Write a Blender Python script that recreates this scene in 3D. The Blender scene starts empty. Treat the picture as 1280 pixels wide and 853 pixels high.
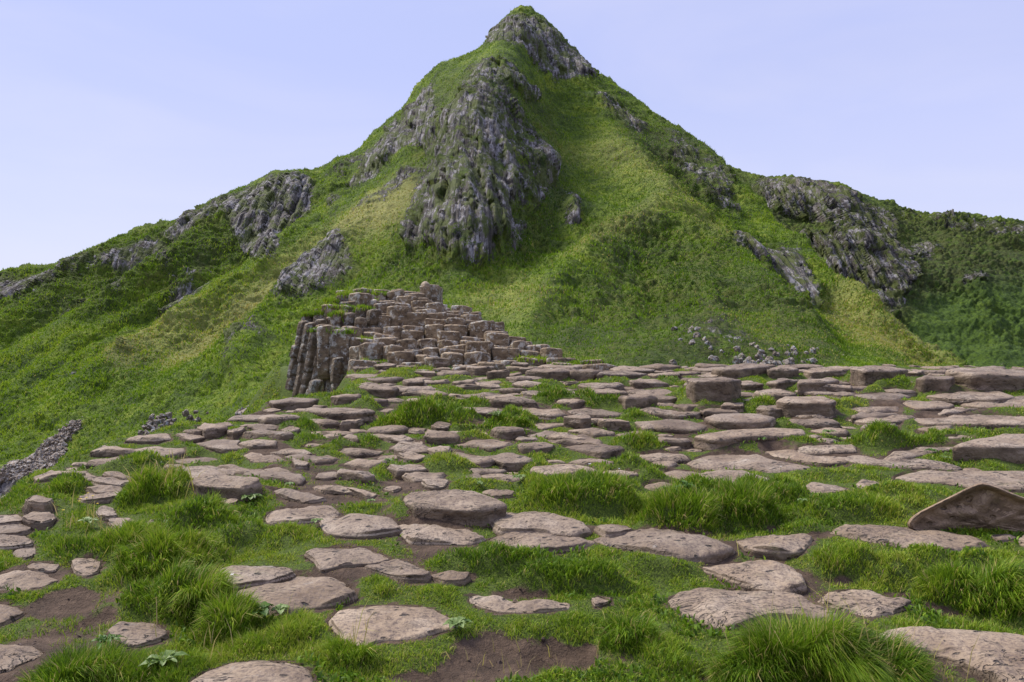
import bpy, math, random
import numpy as np
from mathutils import Vector

random.seed(7)
rng = np.random.default_rng(11)
SC = bpy.context.scene

# ------------------------------------------------------------------ camera, world, sun, exposure
F, HY, CZ = 1000.0, 400.0, 1.4          # focal length in photo pixels, horizon row, eye height (m)
cam_d = bpy.data.cameras.new('camera'); cam = bpy.data.objects.new('camera', cam_d)
SC.collection.objects.link(cam); SC.camera = cam
cam.location = (0, 0, CZ); cam.rotation_euler = (math.radians(90), 0, 0)
cam_d.sensor_width = 36; cam_d.lens = 36 * F / 1280; cam_d.shift_y = -(426.5 - HY) / 1280
cam_d.clip_start = 0.05; cam_d.clip_end = 5000

SUN_EL, SUN_AZ = 52.0, -60.0            # azimuth measured from +Y (view direction), negative = left
w = bpy.data.worlds.new('World'); SC.world = w; w.use_nodes = True
nt = w.node_tree; nt.nodes.clear()
out = nt.nodes.new('ShaderNodeOutputWorld'); bg = nt.nodes.new('ShaderNodeBackground')
sky = nt.nodes.new('ShaderNodeTexSky'); sky.sky_type = 'NISHITA'; sky.sun_disc = False
sky.sun_elevation = math.radians(SUN_EL); sky.sun_rotation = math.radians(SUN_AZ)
sky.air_density = 1.0; sky.dust_density = 1.0; sky.ozone_density = 1.5
# thin high veil of cloud over the blue
tc = nt.nodes.new('ShaderNodeTexCoord'); mp = nt.nodes.new('ShaderNodeMapping')
mp.inputs['Scale'].default_value = (1.0, 1.4, 4.0); mp.inputs['Rotation'].default_value = (0.1, 0.35, 0.2)
nz = nt.nodes.new('ShaderNodeTexNoise'); nz.inputs['Scale'].default_value = 1.3; nz.inputs['Detail'].default_value = 5
nz.inputs['Roughness'].default_value = 0.45
rp = nt.nodes.new('ShaderNodeValToRGB'); rp.color_ramp.elements[0].position = 0.35; rp.color_ramp.elements[1].position = 0.8
rp.color_ramp.elements[0].color = (0.80, 0.80, 0.80, 1); rp.color_ramp.elements[1].color = (0.93, 0.93, 0.93, 1)
mx = nt.nodes.new('ShaderNodeMix'); mx.data_type = 'RGBA'
nz2 = nt.nodes.new('ShaderNodeTexNoise'); nz2.inputs['Scale'].default_value = 2.1; nz2.inputs['Detail'].default_value = 6; nz2.inputs['Distortion'].default_value = 0.6
rp2 = nt.nodes.new('ShaderNodeValToRGB'); rp2.color_ramp.elements[0].position = 0.42; rp2.color_ramp.elements[1].position = 0.74
rp2.color_ramp.elements[0].color = (4.55, 5.0, 8.1, 1); rp2.color_ramp.elements[1].color = (5.4, 5.6, 8.1, 1)
nt.links.new(mp.outputs[0], nz2.inputs['Vector']); nt.links.new(nz2.outputs['Fac'], rp2.inputs[0]); 
sx_ = nt.nodes.new('ShaderNodeSeparateXYZ'); nt.links.new(tc.outputs['Generated'], sx_.inputs[0])
gr_ = nt.nodes.new('ShaderNodeMapRange'); gr_.inputs['From Min'].default_value = 0.0; gr_.inputs['From Max'].default_value = 0.30; gr_.inputs['To Min'].default_value = 0.75; gr_.inputs['To Max'].default_value = 0.0
nt.links.new(sx_.outputs['Z'], gr_.inputs['Value'])
hz_ = nt.nodes.new('ShaderNodeMix'); hz_.data_type = 'RGBA'; hz_.inputs[7].default_value = (6.6, 6.7, 8.2, 1)   # paler air low down
nt.links.new(gr_.outputs[0], hz_.inputs[0]); nt.links.new(rp2.outputs[0], hz_.inputs[6]); nt.links.new(hz_.outputs[2], mx.inputs[7])
nt.links.new(tc.outputs['Generated'], mp.inputs['Vector']); nt.links.new(mp.outputs[0], nz.inputs['Vector'])
nt.links.new(nz.outputs['Fac'], rp.inputs[0]); nt.links.new(rp.outputs[0], mx.inputs[0])
nt.links.new(sky.outputs[0], mx.inputs[6]); nt.links.new(mx.outputs[2], bg.inputs[0])
bg.inputs[1].default_value = 0.10
nt.links.new(bg.outputs[0], out.inputs[0])

sd = bpy.data.lights.new('sun', 'SUN'); sun = bpy.data.objects.new('sun', sd); SC.collection.objects.link(sun)
sd.energy = 3.6; sd.angle = math.radians(16); sd.color = (1.0, 0.95, 0.88)
_a, _e = math.radians(SUN_AZ), math.radians(SUN_EL)
sdir = Vector((math.sin(_a) * math.cos(_e), math.cos(_a) * math.cos(_e), math.sin(_e)))
sun.rotation_euler = sdir.to_track_quat('Z', 'Y').to_euler(); sun.location = (-20, 5, 60)
SC.view_settings.view_transform = 'Standard'; SC.view_settings.look = 'None'
SC.view_settings.exposure = 0.36; SC.view_settings.gamma = 1.0; SC.view_settings.use_curve_mapping = False
SC.cycles.max_bounces = 5; SC.cycles.diffuse_bounces = 3; SC.cycles.transparent_max_bounces = 4

# ------------------------------------------------------------------ numeric helpers
_tbl = rng.random(65536).astype(np.float32)
def _h(ix, iy, iz, seed):
    return _tbl[((ix * 73856093) ^ (iy * 19349663) ^ (iz * 83492791) ^ (seed * 2654435 + 77)) & 65535]
def vnoise(x, y, z=None, seed=0):
    if z is None: z = np.zeros_like(x)
    ix = np.floor(x).astype(np.int64); iy = np.floor(y).astype(np.int64); iz = np.floor(z).astype(np.int64)
    fx, fy, fz = x - ix, y - iy, z - iz
    fx = fx * fx * (3 - 2 * fx); fy = fy * fy * (3 - 2 * fy); fz = fz * fz * (3 - 2 * fz)
    r = 0
    for a in (0, 1):
        for b in (0, 1):
            for c in (0, 1):
                r = r + _h(ix + a, iy + b, iz + c, seed) * (fx if a else 1 - fx) * (fy if b else 1 - fy) * (fz if c else 1 - fz)
    return r * 2 - 1
def fbm(x, y, z=None, oct=4, seed=0, gain=0.5):
    r, a, f, t = 0, 1.0, 1.0, 0.0
    for o in range(oct):
        r = r + a * vnoise(x * f, y * f, None if z is None else z * f, seed + o * 13); t += a; a *= gain; f *= 2.03
    return r / t
def cell(x, y, seed=0):
    """Worley: returns random value of nearest cell and the distance gap to the second nearest"""
    ix = np.floor(x).astype(np.int64); iy = np.floor(y).astype(np.int64)
    d1 = np.full(x.shape, 9.0); d2 = d1.copy(); v = np.zeros(x.shape)
    for a in (-1, 0, 1):
        for b in (-1, 0, 1):
            jx = ix + a + 0.15 + 0.7 * _h(ix + a, iy + b, ix * 0, seed); jy = iy + b + 0.15 + 0.7 * _h(ix + a, iy + b, ix * 0, seed + 5)
            d = np.hypot(x - jx, y - jy); val = _h(ix + a, iy + b, ix * 0, seed + 9)
            m = d < d1
            d2 = np.where(m, d1, np.minimum(d2, d)); v = np.where(m, val, v); d1 = np.where(m, d, d1)
    return v, d2 - d1

PYT = np.array([455, 475, 500, 550, 600, 650, 700, 776, 853, 1100], float)
YT_ = np.array([10.5, 9.0, 7.8, 6.3, 5.3, 4.5, 3.9, 3.3, 2.75, 1.7], float)
_fi = np.linspace(455, 1100, 646); _fy = np.interp(_fi, PYT, YT_)
_k = np.exp(-np.linspace(-2, 2, 41) ** 2); _k /= _k.sum()
_fy = np.convolve(np.pad(_fy, 20, mode='reflect', reflect_type='odd'), _k, 'valid')
def Yof(py): return np.interp(py, _fi, _fy)
def pyof(Y): return np.interp(Y, _fy[::-1], _fi[::-1])
def ztop(Y):
    """height of the walking surface at depth Y"""
    z = CZ - (pyof(Y) - HY) / F * np.clip(Y, 1.7, 10.5)
    return z
def P(px, py, Y): return ((px - 640) / F * Y, Y, CZ - (py - HY) / F * Y)

def mesh_obj(name, verts, faces, mat, parent=None, smooth=True, loc=(0, 0, 0)):
    me = bpy.data.meshes.new(name)
    me.from_pydata([tuple(v) for v in verts], [], faces); me.update()
    if smooth: me.shade_smooth()
    for m in (mat if isinstance(mat, (list, tuple)) else [mat]): me.materials.append(m)
    o = bpy.data.objects.new(name, me); SC.collection.objects.link(o); o.location = loc
    if parent: o.parent = parent
    return o
def fast_mesh(name, co, loops, sizes, mat, smooth=True, attrs=None):
    me = bpy.data.meshes.new(name)
    co = np.asarray(co, np.float32); loops = np.asarray(loops, np.int32).ravel(); sizes = np.asarray(sizes, np.int32)
    me.vertices.add(len(co)); me.vertices.foreach_set('co', co.ravel())
    me.loops.add(len(loops)); me.loops.foreach_set('vertex_index', loops)
    me.polygons.add(len(sizes)); st = np.concatenate([[0], np.cumsum(sizes)[:-1]]).astype(np.int32)
    me.polygons.foreach_set('loop_start', st); me.polygons.foreach_set('loop_total', sizes)
    me.polygons.foreach_set('use_smooth', np.full(len(sizes), smooth, bool))
    me.update(calc_edges=True)
    for k, v in (attrs or {}).items():
        at = me.attributes.new(k, 'FLOAT', 'POINT'); at.data.foreach_set('value', np.asarray(v, np.float32).ravel())
    for m in (mat if isinstance(mat, (list, tuple)) else [mat]): me.materials.append(m)
    o = bpy.data.objects.new(name, me); SC.collection.objects.link(o)
    return o
def grid_mesh(name, V, mat, attrs=None):
    nu, nv = V.shape[:2]; idx = np.arange(nu * nv).reshape(nu, nv)
    q = np.stack([idx[:-1, :-1], idx[1:, :-1], idx[1:, 1:], idx[:-1, 1:]], -1).reshape(-1, 4)
    return fast_mesh(name, V.reshape(-1, 3), q, np.full(len(q), 4), mat, True, attrs)
def tag(o, label=None, cat=None, group=None, kind=None):
    if label: o['label'] = label
    if cat: o['category'] = cat
    if group: o['group'] = group
    if kind: o['kind'] = kind
    return o

# ------------------------------------------------------------------ materials
class M:
    def __init__(s, name):
        s.m = bpy.data.materials.new(name); s.m.use_nodes = True; s.t = s.m.node_tree
        s.b = s.t.nodes['Principled BSDF']; s.b.inputs['Specular IOR Level'].default_value = 0.3
    def n(s, t, **k):
        nd = s.t.nodes.new(t)
        for a, v in k.items():
            if a in ('op',): nd.operation = v
            elif a in nd.inputs: nd.inputs[a].default_value = v
            else: setattr(nd, a, v)
        return nd
    def l(s, a, b): s.t.links.new(a, b)
    def coord(s, scale=(1, 1, 1), rnd=False, loc=(0, 0, 0)):
        c = s.n('ShaderNodeTexCoord'); mp = s.n('ShaderNodeMapping'); mp.inputs['Scale'].default_value = scale
        mp.inputs['Location'].default_value = loc
        if rnd:
            oi = s.n('ShaderNodeObjectInfo'); va = s.n('ShaderNodeVectorMath', op='ADD'); ml = s.n('ShaderNodeMath', op='MULTIPLY')
            ml.inputs[1].default_value = 37.0; s.l(oi.outputs['Random'], ml.inputs[0])
            s.l(c.outputs['Object'], va.inputs[0]); s.l(ml.outputs[0], va.inputs[1]); s.l(va.outputs[0], mp.inputs[0])
        else: s.l(c.outputs['Object'], mp.inputs[0])
        return mp.outputs[0]
    def noise(s, vec, scale, detail=4, rough=0.55, dist=0.0):
        nd = s.n('ShaderNodeTexNoise', Scale=scale, Detail=detail, Roughness=rough, Distortion=dist); s.l(vec, nd.inputs['Vector']); return nd.outputs['Fac']
    def vor(s, vec, scale, feature='F1', outp='Distance', rand=1.0):
        nd = s.n('ShaderNodeTexVoronoi', feature=feature, Scale=scale, Randomness=rand); s.l(vec, nd.inputs['Vector']); return nd.outputs[outp]
    def ramp(s, fac, *stops):
        nd = s.n('ShaderNodeValToRGB'); cr = nd.color_ramp
        while len(cr.elements) < len(stops): cr.elements.new(0.5)
        for e, (p, c) in zip(cr.elements, stops):
            e.position = p; e.color = (c, c, c, 1) if isinstance(c, (int, float)) else (*c, 1)
        s.l(fac, nd.inputs[0]); return nd.outputs[0]
    def mix(s, fac, a, b, blend='MIX'):
        nd = s.n('ShaderNodeMix', data_type='RGBA', blend_type=blend)
        for sock, v in ((nd.inputs[0], fac), (nd.inputs[6], a), (nd.inputs[7], b)):
            if isinstance(v, (int, float)): sock.default_value = v if sock == nd.inputs[0] else (v, v, v, 1)
            elif isinstance(v, tuple): sock.default_value = (*v, 1)
            else: s.l(v, sock)
        return nd.outputs[2]
    def math(s, op, a, b=0.0):
        nd = s.n('ShaderNodeMath', op=op)
        for i, v in ((0, a), (1, b)):
            if isinstance(v, (int, float)): nd.inputs[i].default_value = v
            else: s.l(v, nd.inputs[i])
        return nd.outputs[0]
    def attr(s, name): return s.n('ShaderNodeAttribute', attribute_name=name).outputs['Fac']
    def bump(s, h, strength=0.5, dist=0.01, prev=None):
        nd = s.n('ShaderNodeBump', Strength=strength, Distance=dist); s.l(h, nd.inputs['Height'])
        if prev: s.l(prev, nd.inputs['Normal'])
        return nd.outputs[0]
    def done(s, col, rough=0.85, normal=None):
        if isinstance(col, tuple): s.b.inputs['Base Color'].default_value = (*col, 1)
        else: s.l(col, s.b.inputs['Base Color'])
        if isinstance(rough, float): s.b.inputs['Roughness'].default_value = rough
        else: s.l(rough, s.b.inputs['Roughness'])
        if normal: s.l(normal, s.b.inputs['Normal'])
        return s.m

def stone_material(name, tint=(1, 1, 1), lichen=0.0):
    m = M(name); v = m.coord(rnd=True); vs = m.coord((1, 1, 1), rnd=True, loc=(5, 2, 8))
    big = m.noise(v, 3.5, 5, 0.6, 0.6); fine = m.noise(v, 60, 5, 0.65); mid = m.noise(vs, 14, 4, 0.6)
    base = m.ramp(big, (0.30, (0.205, 0.143, 0.092)), (0.5, (0.315, 0.232, 0.155)), (0.70, (0.415, 0.325, 0.232)))
    oi = m.n('ShaderNodeObjectInfo')
    base = m.mix(m.math('MULTIPLY', oi.outputs['Random'], 0.5), base, m.mix(1.0, base, (0.85, 0.92, 1.05), 'MULTIPLY'))
    rv = m.math('FRACT', m.math('MULTIPLY', oi.outputs['Random'], 7.31)); base = m.mix(1.0, base, m.ramp(rv, (0.0, (0.72, 0.70, 0.68)), (0.35, (0.95, 0.95, 0.95)), (1.0, (1.12, 1.12, 1.10))), 'MULTIPLY')
    base = m.mix(m.math('MULTIPLY', m.ramp(m.noise(v, 6, 5, 0.75), (0.62, 0.0), (0.70, 1.0)), 0.45), base, (0.40, 0.375, 0.33))
    base = m.mix(m.math('MULTIPLY', m.ramp(fine, (0.38, 1.0), (0.52, 0.0)), 0.75), base, (0.12, 0.085, 0.068))
    # weathered pits and short cracks
    st = m.coord((0.7, 1.5, 1.0), rnd=True, loc=(1, 7, 3))
    pit = m.vor(st, 17, rand=1.0); pm = m.ramp(pit, (0.13, 1.0), (0.26, 0.0))
    pm = m.math('MULTIPLY', pm, m.ramp(mid, (0.47, 0.0), (0.54, 1.0)))
    wv = m.noise(m.coord((1, 3.0, 1), rnd=True), 5.0, 3, 0.6, 1.5)
    crack = m.ramp(m.math('ABSOLUTE', m.math('SUBTRACT', wv, 0.5)), (0.0, 1.0), (0.016, 0.0))
    crack = m.math('MULTIPLY', crack, m.ramp(m.noise(v, 2.2, 2), (0.52, 0.0), (0.6, 1.0)))
    dark = m.math('MAXIMUM', pm, crack)
    base = m.mix(m.math('MULTIPLY', dark, 0.88), base, (0.06, 0.055, 0.047))
    # broken side faces: darker and browner than the tops
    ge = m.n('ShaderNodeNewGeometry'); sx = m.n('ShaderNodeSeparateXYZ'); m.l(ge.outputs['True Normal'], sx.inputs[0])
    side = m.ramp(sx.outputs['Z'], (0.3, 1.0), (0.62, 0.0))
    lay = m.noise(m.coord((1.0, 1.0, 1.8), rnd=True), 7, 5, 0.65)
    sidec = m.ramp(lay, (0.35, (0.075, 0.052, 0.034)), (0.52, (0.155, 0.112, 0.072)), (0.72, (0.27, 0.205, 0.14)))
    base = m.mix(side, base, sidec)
    # moss and lichen
    moss = m.math('MULTIPLY', m.ramp(m.noise(vs, 5, 5, 0.7), (0.6, 0.0), (0.72, 1.0)), 0.35)
    base = m.mix(moss, base, (0.11, 0.115, 0.04))
    if lichen > 0:
        lm = m.ramp(m.noise(v, 9, 6, 0.75), (0.62 - lichen * 0.2, 0.0), (0.70 - lichen * 0.2, 1.0))
        base = m.mix(m.math('MULTIPLY', lm, 0.75), base, (0.44, 0.43, 0.41))
    if tint != (1, 1, 1): base = m.mix(1.0, base, tint, 'MULTIPLY')
    h = m.math('ADD', m.math('MULTIPLY', fine, 0.35), m.math('MULTIPLY', mid, 0.9))
    h = m.math('SUBTRACT', h, m.math('MULTIPLY', dark, 0.9))
    h = m.math('ADD', h, m.math('MULTIPLY', m.math('MULTIPLY', lay, side), 1.6))
    return m.done(base, m.ramp(fine, (0.3, 0.62), (0.7, 0.85)), m.bump(h, 0.95, 0.022))

def grass_material(name, stops, trans=0.35):
    m = M(name); t = m.attr('t')
    col = m.ramp(t, *stops)
    m.b.inputs['Roughness'].default_value = 0.55; m.b.inputs['Specular IOR Level'].default_value = 0.25
    m.l(col, m.b.inputs['Base Color'])
    tr = m.n('ShaderNodeBsdfTranslucent'); m.l(col, tr.inputs[0]); ms = m.n('ShaderNodeMixShader'); ms.inputs[0].default_value = trans
    m.l(m.b.outputs[0], ms.inputs[1]); m.l(tr.outputs[0], ms.inputs[2])
    m.l(ms.outputs[0], m.t.nodes['Material Output'].inputs[0]); return m.m

MAT_STONE = stone_material('weathered_basalt')
MAT_TENT = stone_material('brown_basalt', (1.35, 1.25, 1.12)); MAT_COL = stone_material('column_basalt', (1.25, 1.24, 1.12), 0.5)
MAT_WALL = stone_material('wall_basalt', (0.85, 0.86, 0.80), 0.5)
MAT_BOULDER = stone_material('lichened_basalt', (1.0, 1.1, 1.2), 0.45)
MAT_GRASS = grass_material('turf_blades', [(0.0, (0.040, 0.085, 0.008)), (0.3, (0.105, 0.195, 0.011)), (0.6, (0.20, 0.32, 0.016)), (0.85, (0.33, 0.42, 0.03)), (0.94, (0.42, 0.37, 0.10)), (1.0, (0.50, 0.38, 0.18))])

def ground_material():
    m = M('soil_and_moss'); v = m.coord(); s = m.attr('soil')
    n1 = m.noise(v, 9, 6, 0.7); n2 = m.noise(v, 70, 4, 0.7); n3 = m.noise(v, 26, 5, 0.65)
    soil = m.ramp(n1, (0.3, (0.050, 0.033, 0.021)), (0.5, (0.095, 0.062, 0.040)), (0.7, (0.165, 0.110, 0.072)))
    soil = m.mix(m.ramp(n2, (0.63, 0.0), (0.72, 0.8)), soil, (0.20, 0.15, 0.12))
    gr = m.ramp(m.noise(v, 110, 5, 0.8), (0.35, (0.030, 0.036, 0.010)), (0.5, (0.070, 0.105, 0.012)), (0.65, (0.17, 0.23, 0.022)))
    f = m.ramp(m.math('ADD', s, m.math('MULTIPLY', m.math('SUBTRACT', n3, 0.5), 0.7)), (0.38, 0.0), (0.55, 1.0))
    col = m.mix(f, gr, soil)
    h = m.math('ADD', n1, m.math('ADD', m.math('MULTIPLY', n2, 0.9), n3))
    return m.done(col, 0.9, m.bump(h, 0.9, 0.02))
MAT_GROUND = ground_material()

def terrain_material(name, bracken=0.0):
    m = M(name); v = m.coord(); rk = m.attr('rock'); st = m.attr('straw'); dk = m.attr('heath'); gv = m.attr('scree')
    # grass
    n1 = m.noise(v, 0.22, 6, 0.62, 0.4); n2 = m.noise(v, 0.95, 6, 0.75); n3 = m.noise(v, 3.2, 5, 0.75); n4 = m.noise(v, 0.55, 4, 0.6)
    g = m.ramp(m.math('ADD', m.math('MULTIPLY', n1, 0.55), m.math('MULTIPLY', n2, 0.45)),
               (0.36, (0.036, 0.058, 0.008)), (0.45, (0.085, 0.135, 0.010)), (0.52, (0.145, 0.215, 0.012)), (0.62, (0.27, 0.32, 0.025)))
    g = m.mix(m.ramp(n3, (0.36, 0.85), (0.52, 0.0)), g, (0.025, 0.048, 0.009))
    g = m.mix(m.math('MULTIPLY', m.ramp(n3, (0.55, 0.0), (0.75, 1.0)), 0.4), g, (0.20, 0.30, 0.05))
    if bracken: g = m.mix(m.math('MULTIPLY', m.attr('bracken'), 0.85), g, m.ramp(n3, (0.35, (0.018, 0.040, 0.008)), (0.5, (0.050, 0.095, 0.010)), (0.66, (0.10, 0.17, 0.014))))
    g = m.mix(m.math('MULTIPLY', st, m.ramp(n2, (0.30, 0.55), (0.55, 1.0))), g, m.mix(n3, (0.26, 0.28, 0.07), (0.42, 0.38, 0.14)))
    g = m.mix(m.math('MULTIPLY', dk, m.ramp(n2, (0.40, 0.0), (0.52, 1.0))), g, m.ramp(n3, (0.35, (0.024, 0.028, 0.010)), (0.65, (0.080, 0.080, 0.025))))
    # rock: columnar joints, pale lichen
    vc = m.coord((1.0, 0.10, 0.10)); c1 = m.vor(vc, 1.0, 'DISTANCE_TO_EDGE'); cc = m.vor(vc, 0.95, 'F1', 'Color'); c2 = m.vor(vc, 2.6, 'DISTANCE_TO_EDGE')
    cs = m.n('ShaderNodeSeparateColor'); m.l(cc, cs.inputs[0])
    r = m.ramp(cs.outputs[0], (0.0, (0.045, 0.038, 0.031)), (0.5, (0.090, 0.078, 0.066)), (1.0, (0.175, 0.155, 0.135)))
    r = m.mix(m.ramp(c1, (0.01, 0.9), (0.07, 0.0)), r, (0.022, 0.02, 0.02))
    lv = m.coord((1.0, 0.3, 0.35)); ln = m.noise(lv, 2.4, 6, 0.75); lb = m.noise(v, 0.25, 3, 0.6)
    lich = m.ramp(m.math('ADD', ln, m.math('MULTIPLY', lb, 0.35)), (0.675, 0.0), (0.76, 1.0))
    r = m.mix(m.math('MULTIPLY', lich, 0.7), r, (0.42, 0.395, 0.39))
    r = m.mix(m.ramp(m.noise(m.coord((1.0, 0.5, 0.45)), 0.8, 6, 0.75), (0.47, 0.0), (0.54, 0.92)), r, m.mix(n3, (0.045, 0.060, 0.014), (0.12, 0.145, 0.025)))
    # ragged edge between rock and turf
    e = m.math('ADD', m.math('MULTIPLY', rk, 0.80), m.math('ADD', m.math('MULTIPLY', m.math('SUBTRACT', m.noise(m.coord((1, 1, 0.5)), 0.42, 8, 0.82), 0.5), 3.2), m.math('MULTIPLY', m.math('SUBTRACT', n3, 0.5), 0.8)))
    ef = m.ramp(e, (0.50, 0.0), (0.62, 1.0))
    col = m.mix(ef, g, r)
    # scree
    sv = m.vor(v, 4.5, 'F1', 'Color'); ss = m.n('ShaderNodeSeparateColor'); m.l(sv, ss.inputs[0])
    sc = m.ramp(ss.outputs[1], (0.0, (0.07, 0.06, 0.055)), (0.6, (0.17, 0.15, 0.14)), (0.95, (0.34, 0.32, 0.31)))
    sf = m.ramp(m.math('ADD', gv, m.math('MULTIPLY', m.math('SUBTRACT', n2, 0.5), 0.9)), (0.48, 0.0), (0.56, 1.0))
    col = m.mix(sf, col, sc)
    hr = m.math('ADD', m.math('MULTIPLY', m.ramp(c1, (0.0, 0.0), (0.16, 1.0)), 0.6), m.math('MULTIPLY', m.ramp(c2, (0.0, 0.0), (0.1, 1.0)), 0.2))
    hr = m.math('ADD', hr, m.math('MULTIPLY', ln, 0.7)); hr = m.math('ADD', hr, m.math('MULTIPLY', cs.outputs[1], 0.5))
    hg = m.math('ADD', m.math('MULTIPLY', n3, 0.7), m.math('MULTIPLY', n2, 0.8))
    hb = m.mix(ef, hg, hr)
    return m.done(col, 0.9, m.bump(hb, 0.9, 0.45))
MAT_TERRAIN = terrain_material('grassy_basalt_slope'); MAT_TERRAIN2 = terrain_material('bracken_basalt_slope', 1.0)
#PART2

# ------------------------------------------------------------------ the big landforms
def poly_mask(polys, W=900, Hh=427, x0=-260, sc=2.0, blur=2.2):
    """soft mask painted where the features lie, later carried by the terrain vertices"""
    yy, xx = np.mgrid[0:Hh, 0:W]; X = xx * sc + x0; Y = yy * sc
    m = np.zeros((Hh, W), np.float32)
    for pts, val in polys:
        p = np.array(pts, float); c = np.zeros(m.shape, bool); j = len(p) - 1
        for i in range(len(p)):
            xi, yi = p[i]; xj, yj = p[j]
            if yi != yj: c ^= ((yi > Y) != (yj > Y)) & (X < (xj - xi) * (Y - yi) / (yj - yi) + xi)
            j = i
        m = np.maximum(m, c * np.float32(val))
    k = np.exp(-np.arange(-8, 9) ** 2 / (2 * blur ** 2)); k /= k.sum()
    m = np.apply_along_axis(lambda r: np.convolve(r, k, 'same'), 1, m); m = np.apply_along_axis(lambda r: np.convolve(r, k, 'same'), 0, m)
    def look(px, py):
        i = np.clip(((px - x0) / sc).astype(int), 0, W - 1); j = np.clip((py / sc).astype(int), 0, Hh - 1); return m[j, i]
    return look

def catmull(K, t):
    """K (n,...) knots, t in 0..n-1"""
    n = len(K); i = np.clip(np.floor(t).astype(int), 0, n - 2); f = (t - i)[:, None] if K.ndim == 2 else (t - i)
    p0 = K[np.maximum(i - 1, 0)]; p1 = K[i]; p2 = K[i + 1]; p3 = K[np.minimum(i + 2, n - 1)]
    return 0.5 * (2 * p1 + (p2 - p0) * f + (2 * p0 - 5 * p1 + 4 * p2 - p3) * f * f + (3 * p1 - p0 - 3 * p2 + p3) * f ** 3)

def loft(cols, px0, px1, step, rows, smooth_px=14):
    xs = np.array([c[0] for c in cols], float); K = len(cols[0][1])
    px = np.arange(px0, px1 + step, step, dtype=float)
    kern = np.exp(-np.arange(-40, 41) ** 2 * step * step / (2 * smooth_px ** 2)); kern /= kern.sum()
    Yk = []; Zk = []
    for k in range(K):
        for arr, vals in ((Yk, [c[1][k][1] for c in cols]), (Zk, [CZ - (c[1][k][0] - HY) / F * c[1][k][1] for c in cols])):
            a = np.interp(px, xs, vals)
            kk = kern
            if k == K - 1:      # keep the skyline crisp
                kk = np.exp(-np.arange(-40, 41) ** 2 * step * step / (2 * 5.0 ** 2)); kk /= kk.sum()
            arr.append(np.convolve(np.pad(a, 40, mode='edge'), kk, 'valid'))
    Yk.insert(0, Yk[0] - 1.5); Zk.insert(0, Zk[0] * 0 - 12.0)
    # behind the skyline
    for dy, dz in ((4, -0.6), (14, -5), (40, -22)):
        Yk.append(Yk[K] + dy); Zk.append(Zk[K] + dz * 1.0)
    Yk = np.array(Yk); Zk = np.array(Zk)
    t = np.concatenate([np.linspace(i, i + 1, rows[i], endpoint=False) for i in range(len(rows))] + [[len(rows)]])
    Yg = catmull(Yk, t); Zg = catmull(Zk, t)                # (nt, npx)
    Xg = (px[None, :] - 640) / F * Yg
    return Xg.T, Yg.T, Zg.T, px

def normals(X, Y, Z):
    V = np.stack([X, Y, Z], -1); du = np.gradient(V, axis=0); dv = np.gradient(V, axis=1)
    n = np.cross(du, dv); n /= np.linalg.norm(n, axis=-1, keepdims=True) + 1e-9
    n[n[..., 2] < 0] *= -1; return n

def project(X, Y, Z): return 640 + X / Y * F, HY - (Z - CZ) / Y * F

def dress(X, Y, Z, rock, heath, relief, seed, rockamp=1.0, clump=1.0):
    n = normals(X, Y, Z)
    # broad gullies
    d = relief(X, Y, Z); kk = np.arange(d.shape[1]) - (d.shape[1] - 16); d = d * (1 - 0.75 * np.exp(-(kk / 45.0) ** 2))[None, :]
    X = X + n[..., 0] * d; Y = Y + n[..., 1] * d; Z = Z + n[..., 2] * d
    # tussocks and hummocks
    clump = clump * np.clip(0.85 + 1.1 * fbm(X * 0.12, Y * 0.12, Z * 0.12, 2, seed + 15), 0.2, 1.8)
    t = 0.10 * vnoise(X * 0.25, Y * 0.1, Z * 2.2, seed + 18)
    t += 0.75 * fbm(X * 0.35, Y * 0.35, Z * 0.35, 4, seed + 1) * clump
    t += (0.34 * np.abs(fbm(X * 1.3, Y * 1.3, Z * 1.3, 3, seed + 2)) + 0.16 * fbm(X * 3.2, Y * 3.2, Z * 3.2, 2, seed + 3)) * clump * (1 + 1.2 * heath)
    # cliffs: upright columns standing proud of one another, broken off at different heights
    m = np.clip((rock * 0.9 + 0.8 * fbm(X * 0.4, Y * 0.4, Z * 0.2, 5, seed + 4) - 0.38) * 2.2, 0, 1)
    a = X + Y * 0.12
    v1, g1 = cell(a / 1.1 + 31, Z / 6.0 + 9, seed + 6); v2, g2 = cell(a / 0.5 + 3, Z / 2.6 + 5, seed + 7)
    c = 1.0 * (v1 - 0.35) - 0.35 * np.exp(-g1 * 9) + 0.75 * v2 - 0.22 * np.exp(-g2 * 9)
    c += 0.35 * fbm(a * 1.4, Z * 0.5, Y * 0, 4, seed + 8) + 0.8 * fbm(a * 0.2, Z * 0.2, Y * 0, 2, seed + 9)
    c *= rockamp * m * (1 - 0.6 * np.exp(-(kk / 30.0) ** 2))[None, :]
    hx = n.copy(); hx[..., 2] *= 0.25; hx /= np.linalg.norm(hx, axis=-1, keepdims=True) + 1e-9
    X = X + n[..., 0] * t * (1 - m * 0.8) + hx[..., 0] * c
    Y = Y + n[..., 1] * t * (1 - m * 0.8) + hx[..., 1] * c
    Z = Z + n[..., 2] * t * (1 - m * 0.8) + hx[..., 2] * c
    return X, Y, Z

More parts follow.
